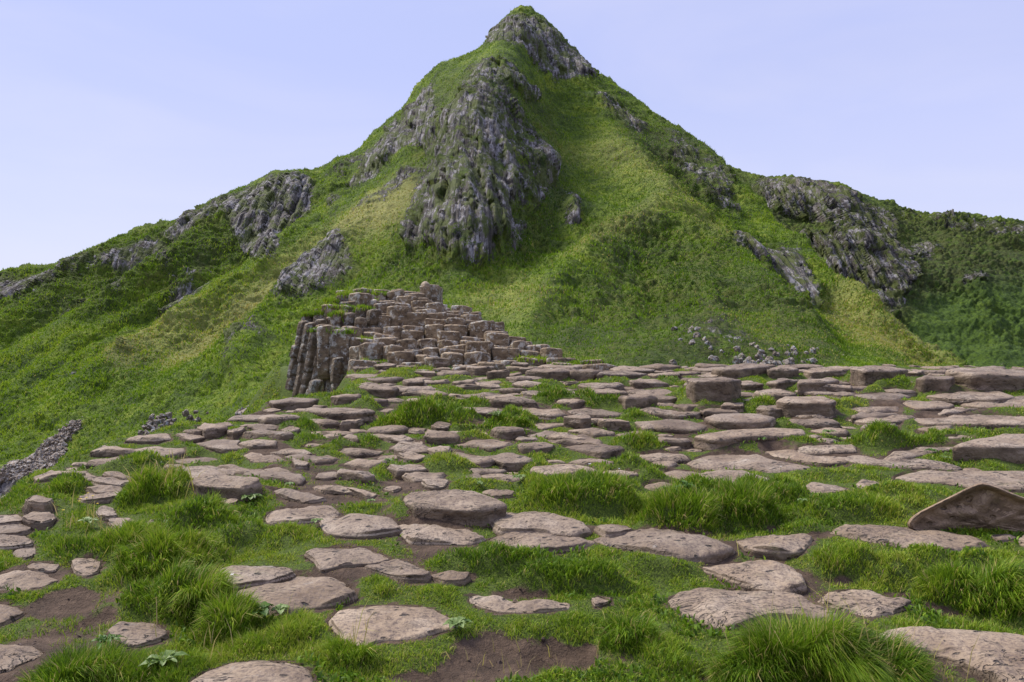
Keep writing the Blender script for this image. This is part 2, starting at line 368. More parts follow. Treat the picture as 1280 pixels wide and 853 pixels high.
C1 = [
 (-420, [(600,45),(575,55),(540,62),(500,70),(470,79),(440,88),(415,98)]),
 (-150, [(600,45),(580,52),(530,60),(480,68),(435,77),(400,86),(370,96)]),
 (0,    [(600,42),(580,50),(520,58),(470,66),(420,75),(380,84),(342,95)]),
 (60,   [(600,40),(582,48),(515,56),(460,64),(410,73),(372,82),(333,93)]),
 (140,  [(600,38),(580,44),(510,54),(450,63),(400,71),(350,80),(305,91)]),
 (215,  [(600,36),(570,41),(505,51),(440,61),(385,70),(330,78),(280,90)]),
 (300,  [(600,33),(560,38),(490,48),(430,58),(375,67),(305,80),(240,95)]),
 (345,  [(600,32),(550,36),(480,46),(420,56),(365,66),(300,80),(220,97)]),
 (372,  [(600,31),(540,35),(470,45),(410,55),(360,66),(295,81),(212,98)]),
 (390,  [(600,31),(530,35),(465,44),(405,54),(350,66),(285,82),(215,100)]),
 (440,  [(600,31),(520,35),(450,44),(395,52),(330,66),(262,84),(195,104)]),
 (500,  [(600,29),(510,34),(440,43),(380,52),(300,66),(215,86),(142,110)]),
 (540,  [(600,28),(500,34),(430,43),(365,53),(280,68),(180,90),(92,116)]),
 (570,  [(600,28),(490,34),(425,43),(350,54),(250,68),(145,88),(78,119)]),
 (600,  [(600,28),(480,34),(422,43),(345,56),(235,69),(118,87),(65,122)]),
 (622,  [(600,28),(475,34),(420,43),(345,57),(225,70),(108,90),(42,125)]),
 (635,  [(600,28),(472,34),(420,43),(345,57),(222,71),(102,92),(18,127)]),
 (655,  [(600,28),(470,34),(420,44),(340,58),(215,73),(100,95),(11,128)]),
 (680,  [(600,28),(468,34),(415,45),(328,60),(220,76),(112,99),(20,128)]),
 (705,  [(600,28),(466,34),(410,46),(322,61),(222,79),(128,102),(54,126)]),
 (740,  [(600,28),(465,34),(405,47),(318,62),(225,81),(150,101),(92,121)]),
 (800,  [(600,28),(463,34),(392,47),(315,60),(248,75),(190,92),(128,111)]),
 (860,  [(600,28),(462,34),(395,45),(335,57),(275,71),(222,85),(170,102)]),
 (905,  [(600,28),(461,34),(400,44),(350,56),(300,69),(252,81),(210,95)]),
 (960,  [(600,28),(461,34),(412,42),(370,53),(330,64),(296,74),(268,85)]),
 (1030, [(600,28),(463,35),(430,42),(402,50),(382,58),(365,65),(350,72)]),
 (1110, [(600,28),(472,35),(455,40),(438,46),(424,51),(412,56),(402,60)]),
 (1190, [(600,28),(520,33),(504,38),(492,43),(480,48),(470,52),(461,56)]),
 (1280, [(600,28),(590,33),(575,38),(560,43),(550,48),(540,52),(530,56)]),
 (1420, [(620,28),(615,33),(612,38),(610,43),(608,48),(606,52),(604,56)]),
]
R1 = [
 ([(575,128),(602,105),(640,128),(668,160),(700,200),(698,225),(668,262),(640,322),(600,346),(560,342),(530,302),(498,290),(520,240),(540,188)], .70),
 ([(580,160),(620,150),(640,200),(630,300),(590,340),(560,330),(560,230)], .92),
 ([(610,66),(620,34),(640,19),(665,18),(695,40),(712,62),(752,100),(740,106),(700,98),(668,82),(628,74)], 1.1),
 ([(592,98),(640,98),(680,112),(676,126),(640,124),(598,112)], .85),
 ([(428,238),(470,195),(515,138),(550,112),(560,150),(545,188),(505,200),(455,236)], 1.1),
 ([(428,285),(470,252),(530,200),(525,228),(480,262),(440,284)], .85),
 ([(343,392),(385,330),(432,296),(446,335),(400,368),(352,392)], .95),
 ([(278,256),(335,220),(385,213),(396,232),(385,262),(352,290),(330,308),(300,310),(288,285)], 1.1),
 ([(205,292),(250,262),(292,245),(295,272),(240,296),(208,312)], 1.0),
 ([(128,328),(200,298),(210,314),(150,344)], 1.1), ([(395,216),(440,200),(470,178),(500,148),(520,128),(500,165),(470,195),(430,225)], .72), ([(75,345),(130,322),(140,335),(85,362)], .8), ([(600,190),(520,280),(500,300),(560,330),(600,345),(560,250)], .9),
 ([(-60,352),(0,346),(75,346),(88,364),(30,382),(-60,384)], 1.0),
 ([(60,385),(130,365),(165,352),(160,372),(90,392)], .95),
 ([(180,395),(220,350),(265,345),(262,362),(215,388)], 1.0),
 ([(308,330),(330,300),(352,300),(350,325),(325,336)], 1.0),
 ([(225,340),(250,318),(262,325),(240,345)], .9),
 ([(705,230),(728,232),(728,275),(706,280)], 1.0),
 ([(655,182),(695,190),(700,222),(672,225)], 1.0),
 ([(905,300),(955,294),(990,312),(1010,340),(1034,380),(990,352),(960,330),(915,320)], 1.15),
 ([(930,330),(975,345),(985,362),(950,350)], .6),
 ([(735,115),(800,140),(815,165),(775,160),(745,140)], .78),
 ([(830,150),(905,205),(935,262),(880,240),(845,190)], .72), ([(60,470),(120,450),(180,420),(175,430),(90,475)], .6), ([(205,300),(222,330),(210,350),(195,325)], .75), ([(410,235),(430,245),(425,262),(408,256)], .8), ([(290,420),(300,415),(296,470),(286,480)], .85),
 ([(855,400),(905,395),(945,410),(925,440),(870,425)], .52),
 ([(280,500),(300,420),(330,405),(352,430),(310,440),(296,500)], .62),
 ([(690,395),(730,400),(722,412),(695,408)], .5),
 ([(405,255),(425,262),(420,280),(405,275)], .6),
]
S1 = [
 ([(190,450),(290,372),(395,300),(460,262),(520,225),(535,235),(500,285),(440,305),(380,335),(330,375),(270,420),(215,455)], 1.0),
 ([(120,450),(210,395),(280,370),(230,410),(150,462)], .7),
 ([(1035,355),(1080,380),(1140,415),(1195,462),(1150,462),(1080,420),(1035,375)], .8),
 ([(640,190),(760,170),(860,240),(920,300),(900,310),(820,240),(740,190)], .45),
 ([(700,330),(760,270),(830,250),(840,262),(770,290),(715,345)], .5),
 ([(560,380),(640,350),(700,390),(640,410)], .35),
 ([(860,380),(960,395),(1060,440),(960,430)], .3),
]
H1 = [
 ([(560,110),(600,95),(700,120),(720,230),(680,330),(600,350),(480,330),(500,240)], .55),
 ([(620,20),(680,20),(760,100),(700,80)], .6),
 ([(730,110),(860,160),(935,265),(860,240),(780,170)], .85),
 ([(720,260),(860,290),(980,350),(1060,420),(1040,455),(700,455),(640,420),(700,400),(760,340)], .62),
 ([(720,270),(800,258),(900,300),(1010,360),(900,350),(760,320)], .45),
 ([(400,300),(560,330),(600,350),(540,370),(430,350),(340,395),(380,330)], .45),
 ([(0,340),(150,305),(300,240),(390,215),(400,250),(260,350),(120,400),(0,400)], .55),
 ([(840,400),(960,420),(1050,440),(1040,460),(880,455)], .9),
]
G1 = [
 ([(-200,630),(0,592),(45,572),(75,552),(108,530),(112,532),(84,558),(78,590),(0,660),(-200,700)], 1.0),
 ([(300,522),(340,500),(372,470),(380,520),(330,540)], .9),
]
def ridge_field(lines, W=900, Hh=427, x0=-260, sc=2.0):
    yy, xx = np.mgrid[0:Hh, 0:W]; X = xx * sc + x0; Y = yy * sc; m = np.zeros((Hh, W), np.float32)
    for amp, wd, pts in lines:
        d = np.full(m.shape, 1e6)
        for (ax, ay), (bx, by) in zip(pts[:-1], pts[1:]):
            ex, ey = bx - ax, by - ay; t = np.clip(((X - ax) * ex + (Y - ay) * ey) / (ex * ex + ey * ey), 0, 1)
            d = np.minimum(d, np.hypot(X - ax - t * ex, Y - ay - t * ey))
        m += amp * np.exp(-(d / wd / 1.2) ** 1.7)
    def look(px, py):
        fx = np.clip((px - x0) / sc, 0, W - 1.01); fy = np.clip(py / sc, 0, Hh - 1.01); i = fx.astype(int); j = fy.astype(int); u = fx - i; v = fy - j
        return m[j, i] * (1 - u) * (1 - v) + m[j, i + 1] * u * (1 - v) + m[j + 1, i] * (1 - u) * v + m[j + 1, i + 1] * u * v
    return look
RIDGES = ridge_field([
 (4.5, 22, [(640, 60), (605, 125), (590, 200), (585, 300)]), (2.6, 16, [(560, 100), (540, 170), (500, 225), (430, 285)]), (1.2, 14, [(440, 205), (360, 290), (250, 380), (120, 470)]),
 (1.8, 15, [(470, 265), (420, 305), (350, 385), (300, 470)]), (2.0, 12, [(300, 250), (200, 340), (80, 420)]), (1.6, 12, [(140, 315), (40, 390), (-60, 430)]),
 (-1.6, 18, [(540, 190), (470, 250), (380, 330), (240, 430)]), (-2.6, 15, [(400, 215), (310, 310), (180, 400)]), (-1.8, 12, [(215, 300), (110, 380), (0, 430)]), (-1.8, 14, [(520, 300), (440, 340), (330, 460)]),
 (-1.8, 26, [(680, 110), (715, 200), (690, 300), (620, 360)]), (2.6, 20, [(700, 90), (760, 160), (830, 245), (780, 290), (715, 345), (660, 420)]), (2.0, 18, [(830, 245), (920, 320), (1000, 400), (1040, 440)]),
 (-2.0, 20, [(800, 160), (880, 240), (970, 330), (1060, 420)]), (-1.6, 18, [(800, 300), (820, 360), (800, 440)]), (1.5, 16, [(880, 330), (900, 400), (880, 450)]), (1.2, 12, [(735, 310), (745, 380), (700, 440)])])
def relief1(X, Y, Z):
    px, py = project(X, Y, Z); L = np.clip((560 - px) / 160, 0, 1)
    cl = (X * 0.84 - Y * 0.54); ov = np.clip((Z - CZ + 0.15 * Y) / 6, 0, 1)
    wob = 1.5 * vnoise(X * 0.06, Y * 0.06, Z * 0.1, 5)
    gl = 0.7 * (1 - 2 * np.abs(vnoise(cl / 6.0 + wob * 0.4, cl * 0 + 3.3, seed=21))) + 0.5 * vnoise(cl / 2.2 + wob, Y * 0.03, seed=22)
    gr = 1.1 * (1 - 2 * np.abs(vnoise(X / 7.0 + 0.4 * wob + Y * 0.02, X * 0 + 1.1, seed=23))) + 0.9 * fbm(X * 0.11, Y * 0.11, Z * 0.11, 3, 24)
    r = gl * L + gr * (1 - L)
    bul = poly_mask([q for q in R1 if q[1] > 0.7], blur=4.0)(px, py)
    return r * np.clip((Y - 34) / 14, 0, 1) * 0.9 * (0.4 + 0.6 * ov) + RIDGES(px, py) * np.clip((Y - 36) / 12, 0, 1) * 0.42 + 0.6 * bul

X, Y, Z, pxs = loft(C1, -420, 1420, 1.5, [4, 14, 70, 90, 100, 110, 110, 18, 8, 6])
r1, s1, h1, g1m = poly_mask(R1), poly_mask(S1, blur=5), poly_mask(H1, blur=6), poly_mask(G1, blur=1.6)
PX, PY_ = project(X, Y, Z)
rock = r1(PX, PY_) * 1.08; heath = h1(PX, PY_) * (1 - 0.8 * s1(PX, PY_))
rock[:, -14:] = 0; 
X, Y, Z = dress(X, Y, Z, rock, heath, relief1, 40, 0.85, np.clip((Y - 30) / 25, 0.25, 1.0))
tag(grid_mesh('mountain', np.stack([X, Y, Z], -1), MAT_TERRAIN, {'rock': rock, 'straw': s1(PX, PY_), 'heath': heath, 'scree': g1m(PX, PY_), 'bracken': rock * 0}), kind='structure')
TERR1 = (PX, PY_, X, Y, Z)

C3 = [
 (760,  [(620,80),(500,92),(420,104),(340,116),(280,128),(230,140),(190,150)]),
 (850,  [(620,80),(490,92),(400,104),(320,114),(262,124),(222,136),(192,150)]),
 (905,  [(620,78),(480,90),(390,104),(315,112),(258,120),(228,134),(206,148)]),
 (950,  [(610,76),(475,88),(392,103),(312,110),(262,118),(240,128),(221,145)]),
 (1000, [(600,74),(470,86),(392,101),(305,108),(280,117),(252,122),(224,142)]),
 (1050, [(600,72),(468,84),(392,98),(302,106),(282,116),(258,122),(231,140)]),
 (1100, [(600,70),(465,82),(385,96),(310,106),(300,116),(285,124),(254,138)]),
 (1140, [(600,70),(465,82),(395,95),(345,105),(318,115),(290,126),(264,138)]),
 (1210, [(600,70),(465,82),(400,94),(350,105),(320,116),(292,127),(267,138)]),
 (1290, [(600,70),(465,82),(405,94),(360,105),(328,116),(302,127),(282,138)]),
 (1420, [(600,70),(480,82),(425,94),(385,105),(355,116),(330,127),(312,138)]),
 (1600, [(600,70),(490,82),(440,94),(405,105),(380,116),(360,127),(345,138)]),
]
R3 = [
 ([(935,240),(950,222),(1010,224),(1060,240),(1118,272),(1120,300),(1085,290),(1040,284),(975,270)], 1.2),
 ([(965,330),(1000,292),(1060,290),(1130,302),(1145,338),(1130,372),(1090,388),(1060,352),(1010,352)], 1.2),
 ([(1060,350),(1120,350),(1130,400),(1100,400)], .7),
 ([(1135,300),(1170,296),(1182,312),(1150,322)], 1.0), ([(1190,345),(1235,340),(1240,352),(1200,356)], .9), ([(1200,270),(1290,282),(1290,292),(1230,285)], 1.0), ([(1130,262),(1200,270),(1290,284),(1290,300),(1180,285)], .75), ([(1100,430),(1140,425),(1150,436),(1110,438)], .7),
 ([(1110,255),(1200,268),(1190,275),(1130,275)], .5),
]
H3 = [([(820,200),(960,222),(1110,256),(1290,280),(1290,350),(1180,360),(1100,420),(1000,380),(900,300)], .75)]
B3 = [([(1100,330),(1400,330),(1400,480),(1040,480),(1080,400)], 1.0), ([(1120,300),(1300,300),(1300,400),(1120,380)], .6)]
def relief3(X, Y, Z):
    return 1.6 * fbm(X * 0.07, Y * 0.07, Z * 0.07, 3, 61) + 0.4 * (1 - 2 * np.abs(vnoise(X / 9 - Y * 0.05, X * 0, seed=62)))
X, Y, Z, pxs = loft(C3, 760, 1600, 1.6, [4, 8, 50, 60, 60, 60, 60, 14, 8, 6], 10)
PX, PY_ = project(X, Y, Z); rock = poly_mask(R3, x0=-100)(PX, PY_); heath = poly_mask(H3, x0=-100, blur=6)(PX, PY_)
X, Y, Z = dress(X, Y, Z, rock, heath, relief3, 80, 1.5, 1.5)
tag(grid_mesh('hill', np.stack([X, Y, Z], -1), MAT_TERRAIN2, {'rock': rock, 'straw': rock * 0, 'heath': heath, 'scree': rock * 0, 'bracken': poly_mask(B3, x0=-100, blur=7)(PX, PY_)}), kind='structure')

# low ground below the causeway, out to the horizon
n_ = 160; gx = np.linspace(-1, 1, n_); gx = np.sign(gx) * (np.abs(gx) ** 3) * 1500
XX, YY = np.meshgrid(gx, gx + 20, indexing='ij')
ZZ = -9.3 + 0.25 * fbm(XX * 0.08, YY * 0.08, None, 3, 5) - np.clip((-XX - 60) / 40, 0, 1) * 1.0
o1 = np.ones_like(XX)
tag(grid_mesh('beach', np.stack([XX, YY, ZZ], -1), MAT_TERRAIN, {'rock': o1 * 0, 'straw': o1 * 0, 'heath': o1 * 0, 'scree': o1, 'bracken': o1 * 0}), kind='structure')
#PART3

# ------------------------------------------------------------------ the causeway: traced stones
# label | height of the visible front face in photo pixels | outline of the worn top (photo pixels, carried to its own depth)
TR = """
pale worn slab cut by the lower left corner, cracked across its front|4|-25 790,20 786,42 791,52 800,40 812,24 822,10 834,-25 838
rounded stone tip at the left edge above the cracked corner slab|3|-18 748,5 747,20 754,29 762,14 772,0 779,-20 777
long flat stone at the left edge behind the brown soil patch|3|-14 727,10 718,40 713,72 714,81 719,70 728,50 734,20 735,-8 734
small narrow slab tucked behind the long stone at the left edge|3|34 708,40 704,60 704,74 707,66 713,38 713
small wedge stone with a dark left face beside the soil patch|6|90 702,97 697,115 696,125 700,122 712,108 716,94 713
lone rounded stone hemmed in by long grass tufts at lower left|4|136 790,150 778,172 770,192 770,205 782,208 790,190 800,160 806,145 800
big pitted slab cut by the bottom edge beside the dark soil|4|242 853,260 838,290 827,320 824,350 825,378 833,390 850,380 868,330 880,270 876
round pitted stone just left behind the widest near slab|4|270 712,282 700,310 692,340 693,362 699,365 708,345 718,320 726,295 732,282 725
wide pitted slab behind the leafy plant at lower left|4|298 742,318 730,350 722,390 721,425 726,436 735,442 744,420 752,390 756,365 762,340 761,315 752
largest round pitted slab with a short crack beside the pale rosette plant|5|416 770,428 758,455 751,490 750,530 753,552 763,566 773,550 783,520 792,480 796,455 803,440 800,422 782
smooth slab with a broken notch at its lower left, touching the swirled stone|6|383 687,400 680,430 678,458 680,482 692,462 699,430 702,405 709,398 704,395 697
swirl-marked stone with a curled front lip|6|457 703,470 697,495 693,515 697,534 708,536 716,530 722,510 722,495 718,478 711
thin tail of stone running from the swirled stone into soil|3|538 720,560 719,586 721,578 727,555 727
broad stone with an undercut shadowed front edge left of the raised block|7|402 651,415 646,450 645,485 648,499 659,488 663,465 667,435 667,412 664
flat slab directly in front of the raised dark-sided block|4|490 661,510 657,545 658,580 662,603 672,585 678,545 678,515 677,505 668
raised block with a flat pale top and a deep dark brown front|22|507 622,515 615,545 611,590 612,618 622,627 629,600 635,570 635,535 632,522 631
slab with a shadowed front lip right of the raised block|6|608 647,625 641,660 643,700 648,728 656,732 662,710 666,670 663,630 664,620 657
long low slab in front of the shadow-lipped slab|4|617 673,635 668,670 668,710 671,740 676,725 682,700 688,660 689,640 683
small flat chip of stone between two slabs below the grass bank|2|744 660,758 655,778 657,790 661,775 667,757 668
widest flat slab in the middle, below the overhanging grass bank|4|749 674,770 667,800 664,850 664,870 670,895 676,912 683,895 689,860 694,820 692,790 685,765 680
oval slab right of the widest middle slab, with a dry stalk behind|3|924 674,945 668,975 666,1000 667,1014 671,1000 686,975 689,945 685
slanting slab narrowing towards the soil hollow on its right|4|880 699,900 691,940 688,975 692,990 701,1000 712,1004 728,985 736,950 731,920 720,900 708
broad streaked slab behind the long foreground grass|5|842 750,860 742,900 739,960 741,1000 750,1045 770,1015 774,960 772,920 783,890 777,862 766
sunken flat stone with a dark hole in it|2|1027 742,1040 731,1065 724,1090 728,1110 742,1138 748,1130 756,1110 764,1085 768,1065 760,1045 752
long flat lavender slab in front of the tent-shaped stone|4|1045 665,1065 659,1100 658,1150 664,1190 668,1220 674,1227 680,1200 684,1185 689,1150 684,1110 679,1075 672
huge crusted slab filling the lower right corner|16|1095 786,1115 772,1150 766,1200 766,1250 771,1300 780,1330 800,1340 850,1300 868,1265 850,1235 832,1205 815,1175 802,1130 798
stone tip at the right edge just below the tent-shaped stone|4|1272 676,1280 670,1310 670,1320 680,1290 683
tiny flat chip under the right part of the tent-shaped stone|2|1240 668,1262 667,1270 672,1250 675
thin curved rim of stone breaking through the bare soil|4|588 745,600 744,620 751,650 755,690 755,706 752,704 759,660 763,625 761,600 755
small rounded nub beside the soil hollow in the middle foreground|3|740 749,748 744,762 746,760 753,744 756
straight-edged slab just above the peak of the tent-shaped stone|7|1137 595,1150 589,1200 588,1260 590,1320 593,1330 604,1280 608,1230 606,1190 601,1150 599
thick slab with a tall dark face cut by the right edge|18|1198 555,1220 549,1260 544,1320 541,1340 552,1280 556,1230 556
low domed slab left of the thick slab at the right edge|3|1102 571,1120 563,1150 558,1190 558,1195 562,1165 566,1130 570,1115 573
thin long slab with a shadowed edge in front of the low domed slab|4|1035 573,1065 572,1100 574,1150 575,1188 580,1170 584,1120 581,1080 578
broad fan-shaped rough slab behind the biggest grass clump|3|869 569,885 559,910 556,950 559,965 568,1003 580,975 585,965 588,940 583,905 580,880 577
long tongue of stone stretching right from the fan-shaped slab|3|953 562,1000 564,1040 570,1062 575,1040 577,1010 575,970 570
|3|1008 608,1018 604,1045 606,1060 610,1030 614,1012 613
|3|1070 605,1085 600,1105 602,1115 606,1095 610,1078 608
|4|993 558,1030 557,1070 560,1060 564,1000 563
|11|880 543,920 538,960 536,1000 537,995 542,940 544,920 546,890 546
|7|815 529,830 526,860 527,886 531,870 534,830 533
|3|986 523,1010 519,1035 521,1048 526,1030 529,1000 527
domed block with a dark worn face in front of the tall brown block|14|887 520,905 515,935 514,965 519,955 524,925 525,900 524
|4|979 515,1000 511,1035 514,1060 517,1040 520,1000 519
wide dark-faced block right of the tall brown block|20|967 496,985 491,1020 492,1043 499,1030 502,990 500
|8|952 508,968 505,985 506,982 510,960 511
|6|900 503,912 500,930 501,925 506,905 506
|3|877 511,893 507,918 508,920 512,895 515,880 514
|5|838 512,855 507,875 510,868 516,845 517
tall squared brown block standing on the skyline ridge|30|862 471,875 467,905 468,922 473,905 476,875 475
|8|943 485,955 481,980 484,995 488,985 492,955 491
|3|1000 488,1030 485,1060 487,1065 491,1020 491
|14|996 473,1010 469,1040 469,1052 473,1030 477,1005 476
|8|1024 480,1045 477,1066 480,1060 483,1030 483
|14|897 456,920 452,950 452,958 457,930 460,905 459
squat rounded block between two flat blocks on the skyline|12|960 457,975 452,990 452,998 457,985 461,968 461
|9|1006 461,1020 458,1050 457,1064 460,1050 463,1015 463
|6|960 474,975 470,998 471,990 475,970 477
|5|925 477,935 473,950 474,952 478,935 480
|4|842 463,855 460,872 462,868 466,850 466
|3|872 467,885 463,905 464,912 467,895 469
low domed stone among the grass left of the tall brown block|5|788 471,800 466,820 467,838 474,820 478,795 476
flat-domed stone standing highest on the skyline ridge|5|803 453,815 449,832 449,847 455,825 458,810 457
|5|763 459,775 455,800 456,815 459,790 462,770 462
|8|746 467,755 460,775 458,800 461,790 465,760 467
|5|812 464,830 460,850 463,845 468,822 468
|9|662 461,675 457,700 458,715 462,690 464
|9|710 460,725 457,740 457,752 461,740 464,720 463
|4|673 453,685 450,710 453,735 456,715 459,680 456
|6|632 468,650 465,676 469,670 472,645 473
|5|643 477,655 473,675 474,688 478,670 481,650 481
|7|725 486,745 484,770 486,778 489,745 490
|14|776 494,795 491,812 491,822 493,810 497,785 498
|3|710 511,725 507,750 510,778 514,770 518,735 516,715 514
|4|650 512,675 509,700 511,708 514,690 517,660 515
|14|716 519,724 517,738 518,740 521,722 522
|7|800 509,812 505,835 507,858 513,845 517,815 513
|6|846 505,860 501,872 504,862 508
|5|795 528,830 526,860 528,845 533,805 532
|3|718 534,740 531,768 534,765 540,745 542,735 538
|3|687 538,695 535,725 538,735 541,730 548,705 546,695 543
|3|681 548,700 544,730 545,750 550,748 555,720 553,695 551
|3|643 546,650 543,668 545,672 549,655 550
|5|698 559,720 556,750 557,768 561,755 565,725 561
|4|712 576,725 572,740 572,770 578,760 582,735 579
|3|577 592,590 588,606 587,606 595,600 598,585 597
|3|609 585,625 580,648 579,651 587,651 600,635 599,615 596,609 592
|3|575 554,590 551,620 552,636 555,615 558,590 557
|3|613 570,635 567,657 570,655 575,630 575
|3|548 568,570 566,600 570,618 573,600 576,570 573
|3|600 616,620 612,642 615,638 620,615 621
flat brown stone sunk in the trodden soil below the grass bank|2|645 641,665 637,690 643,698 648,670 651,650 647
|3|463 538,480 535,495 539,510 545,500 548,482 542
|3|430 546,440 543,450 545,445 548
|3|486 557,495 554,515 554,540 557,535 562,510 561
|3|505 552,515 549,528 551,522 555
|6|537 560,547 556,555 559,550 564,540 564
|3|395 572,405 568,418 571,412 575,398 576
|3|430 574,445 570,465 571,478 575,465 579,450 581,438 578
wedge-shaped stone with a slanted dark broken face among low turf|10|424 588,432 585,448 587,465 592,455 596,440 594
|6|392 606,405 603,425 604,450 609,468 615,458 620,440 614,425 614,405 612
|5|500 569,510 566,528 568,520 572,505 572
|3|511 593,530 589,550 591,545 598,520 598
|6|528 600,545 597,560 599,555 606,545 608,533 606
|3|480 610,492 607,502 610,492 614
pitted oval slab left of centre, right behind a bare grass step|4|335 645,340 637,360 631,390 631,412 634,424 640,410 646,385 651,355 652,338 651
|5|332 615,345 612,370 614,395 620,405 623,385 626,360 622,345 618
wide slab overhanging a black hollow above the large pale leaves|20|242 600,255 596,290 595,315 598,323 603,305 608,280 607,250 605
|4|212 590,225 586,255 585,280 588,290 592,265 596,235 596
|6|306 594,325 591,350 593,375 598,365 602,335 598
|3|275 584,290 581,315 583,328 588,320 591,300 589
|3|327 585,338 581,355 583,365 588,350 591,335 591
|3|304 568,318 564,340 565,358 571,345 575,318 573
|7|360 576,372 573,385 576,380 580,366 580
|3|327 559,345 556,375 562,390 566,365 567,335 563
|3|360 569,380 566,405 571,416 573,400 576,375 573
|3|272 619,282 617,300 623,295 628,283 631
|7|305 547,312 541,325 540,340 546,348 552,335 555,315 555
|8|314 529,325 525,345 532,362 539,350 542,330 537
|4|253 552,270 549,297 549,295 555,300 559,280 557
|8|252 532,258 528,278 531,272 535,258 536
|5|288 534,298 528,306 530,303 537,292 539
|2|215 544,235 542,255 545,240 548
|4|167 561,185 558,205 560,226 559,225 564,205 568,190 567,180 566
|4|123 561,130 555,150 557,166 559,162 564,140 565
rounded stone perched on the rim above the grey gravel|7|45 591,55 581,80 581,98 587,90 592,65 594,50 597
|4|65 593,80 588,105 588,118 594,105 599,85 597
|3|127 593,140 590,165 595,155 598,135 596
|3|115 602,130 598,155 598,162 601,150 606,125 606
|4|108 609,120 605,145 605,157 610,150 615,128 617,115 613
|3|100 621,115 616,135 614,150 617,145 623,120 626,104 626
squared stub with a dark face at the far left rim|16|33 623,45 618,65 624,55 628,38 627
|8|29 647,40 640,60 640,68 645,58 651,38 651
|2|-20 646,0 641,20 642,30 646,25 652,0 655,-20 653
|2|-20 657,5 653,28 654,38 661,25 666,0 667,-20 665
|3|-20 671,0 667,30 668,40 673,38 679,15 683,-20 684
|3|17 689,28 682,42 682,43 690,36 697,22 694
|2|120 641,130 635,142 637,146 643,135 647,124 645
|2|136 652,145 647,163 648,170 653,160 659,145 660
|3|182 655,189 651,197 655,190 661
|3|236 671,245 666,258 668,252 674,240 677
|3|1060 523,1085 519,1110 519,1140 522,1120 526,1090 526
longest pale slab reaching the right edge halfway up the stones|4|1143 524,1170 519,1210 517,1260 520,1320 524,1310 531,1250 530,1200 528,1165 528
|3|1076 533,1090 529,1118 530,1112 534,1090 535
|4|1065 518,1090 514,1120 515,1125 519,1090 521,1068 521
|3|1065 513,1100 509,1130 509,1125 513,1090 515
|5|1127 498,1145 494,1175 496,1195 501,1180 506,1150 508,1138 504
|3|1070 492,1095 488,1120 489,1135 493,1115 497,1085 495
|3|1040 490,1052 486,1068 488,1062 492,1046 493
|5|1165 493,1200 489,1240 489,1258 495,1235 497,1190 496
|3|1198 502,1225 498,1280 500,1310 503,1290 506,1230 505
|3|1165 512,1190 506,1210 504,1222 506,1205 512,1180 516
|4|1035 482,1060 479,1085 482,1075 486,1045 486
upright brown block with a chipped top at the right skyline|20|1068 459,1082 455,1115 454,1131 458,1112 462,1080 462
|18|1145 470,1155 467,1180 467,1190 470,1180 473,1152 473
thick ledge block at the far right of the skyline|20|1188 466,1200 462,1250 461,1310 463,1330 467,1270 468,1220 468
|6|1038 461,1050 457,1066 459,1060 463
|3|1250 497,1275 494,1310 496,1290 500
|6|1132 462,1145 459,1160 461,1150 465
long sloping slab below the foot of the column cliff|8|375 504,385 500,420 505,450 509,462 513,445 516,415 514,390 510
|7|330 518,345 514,365 516,372 520,355 523,335 522
|3|385 521,395 517,410 520,420 526,410 528,395 524
|3|424 525,435 521,450 521,445 527,430 529
rounded block with a brown face in the turf below the columns|12|416 491,430 487,450 489,445 494,425 495
|8|450 498,460 494,480 496,470 500,455 500
|10|448 481,460 475,480 478,495 481,490 485,470 485
|6|490 482,510 478,540 481,545 485,520 488,495 486
|4|457 469,475 466,500 470,490 474,470 473
pinkish lopsided stone on the turf below the columns|5|504 470,515 464,528 468,525 474,512 476
|3|518 476,524 473,532 475,526 478
|3|472 511,482 507,492 509,485 514
|4|496 512,508 506,522 507,532 513,520 517,505 516
|4|500 483,520 480,545 484,556 490,540 492,520 488,505 487
|4|568 478,583 472,595 475,600 479,585 483
large smooth dome of stone among tall grass below the columns|10|606 486,620 479,637 482,652 493,640 497,618 495
|10|620 499,635 494,655 495,672 498,665 501,640 501
|4|545 463,560 458,580 460,586 464,570 467,552 466
|6|522 462,530 459,545 461,540 465
|9|586 456,600 452,618 455,610 459,595 459
|8|467 453,480 450,495 452,490 456,472 456
|10|612 462,625 457,640 459,636 464,620 464
|3|350 534,362 530,376 533,370 538,356 538
|3|270 590,278 586,290 588,284 592
|3|540 530,552 526,566 529,560 533,546 533
|3|232 538,246 534,262 537,252 541,238 541
|3|1150 534,1172 531,1196 533,1190 537,1160 538
|4|930 497,942 493,956 495,950 499,936 500
|3|1222 548,1200 544,1180 546,1190 549
"""
STONES = []
for ln in TR.strip().split('\n'):
    lab, side, pts = ln.split('|')
    STONES.append((lab, float(side), np.array([[float(a) for a in p.split()] for p in pts.split(',')])))

def closed_curve(pts, n, rd=0.65):
    """closed Catmull-Rom through the outline, resampled evenly"""
    p = np.array(pts); m = len(p); out = []
    for i in range(m):
        a, b, c, d = p[i - 1], p[i], p[(i + 1) % m], p[(i + 2) % m]
        for t in np.linspace(0, 1, 8, endpoint=False):
            cr = 0.5 * (2 * b + (c - a) * t + (2 * a - 5 * b + 4 * c - d) * t * t + (3 * b - a - 3 * c + d) * t ** 3)
            out.append(cr * rd + (b + (c - b) * t) * (1 - rd))
    out = np.array(out); seg = np.r_[0, np.cumsum(np.linalg.norm(np.diff(np.r_[out, out[:1]], axis=0), axis=1))]
    s = np.linspace(0, seg[-1], n, endpoint=False); o2 = np.r_[out, out[:1]]
    return np.stack([np.interp(s, seg, o2[:, k]) for k in range(o2.shape[1])], 1)

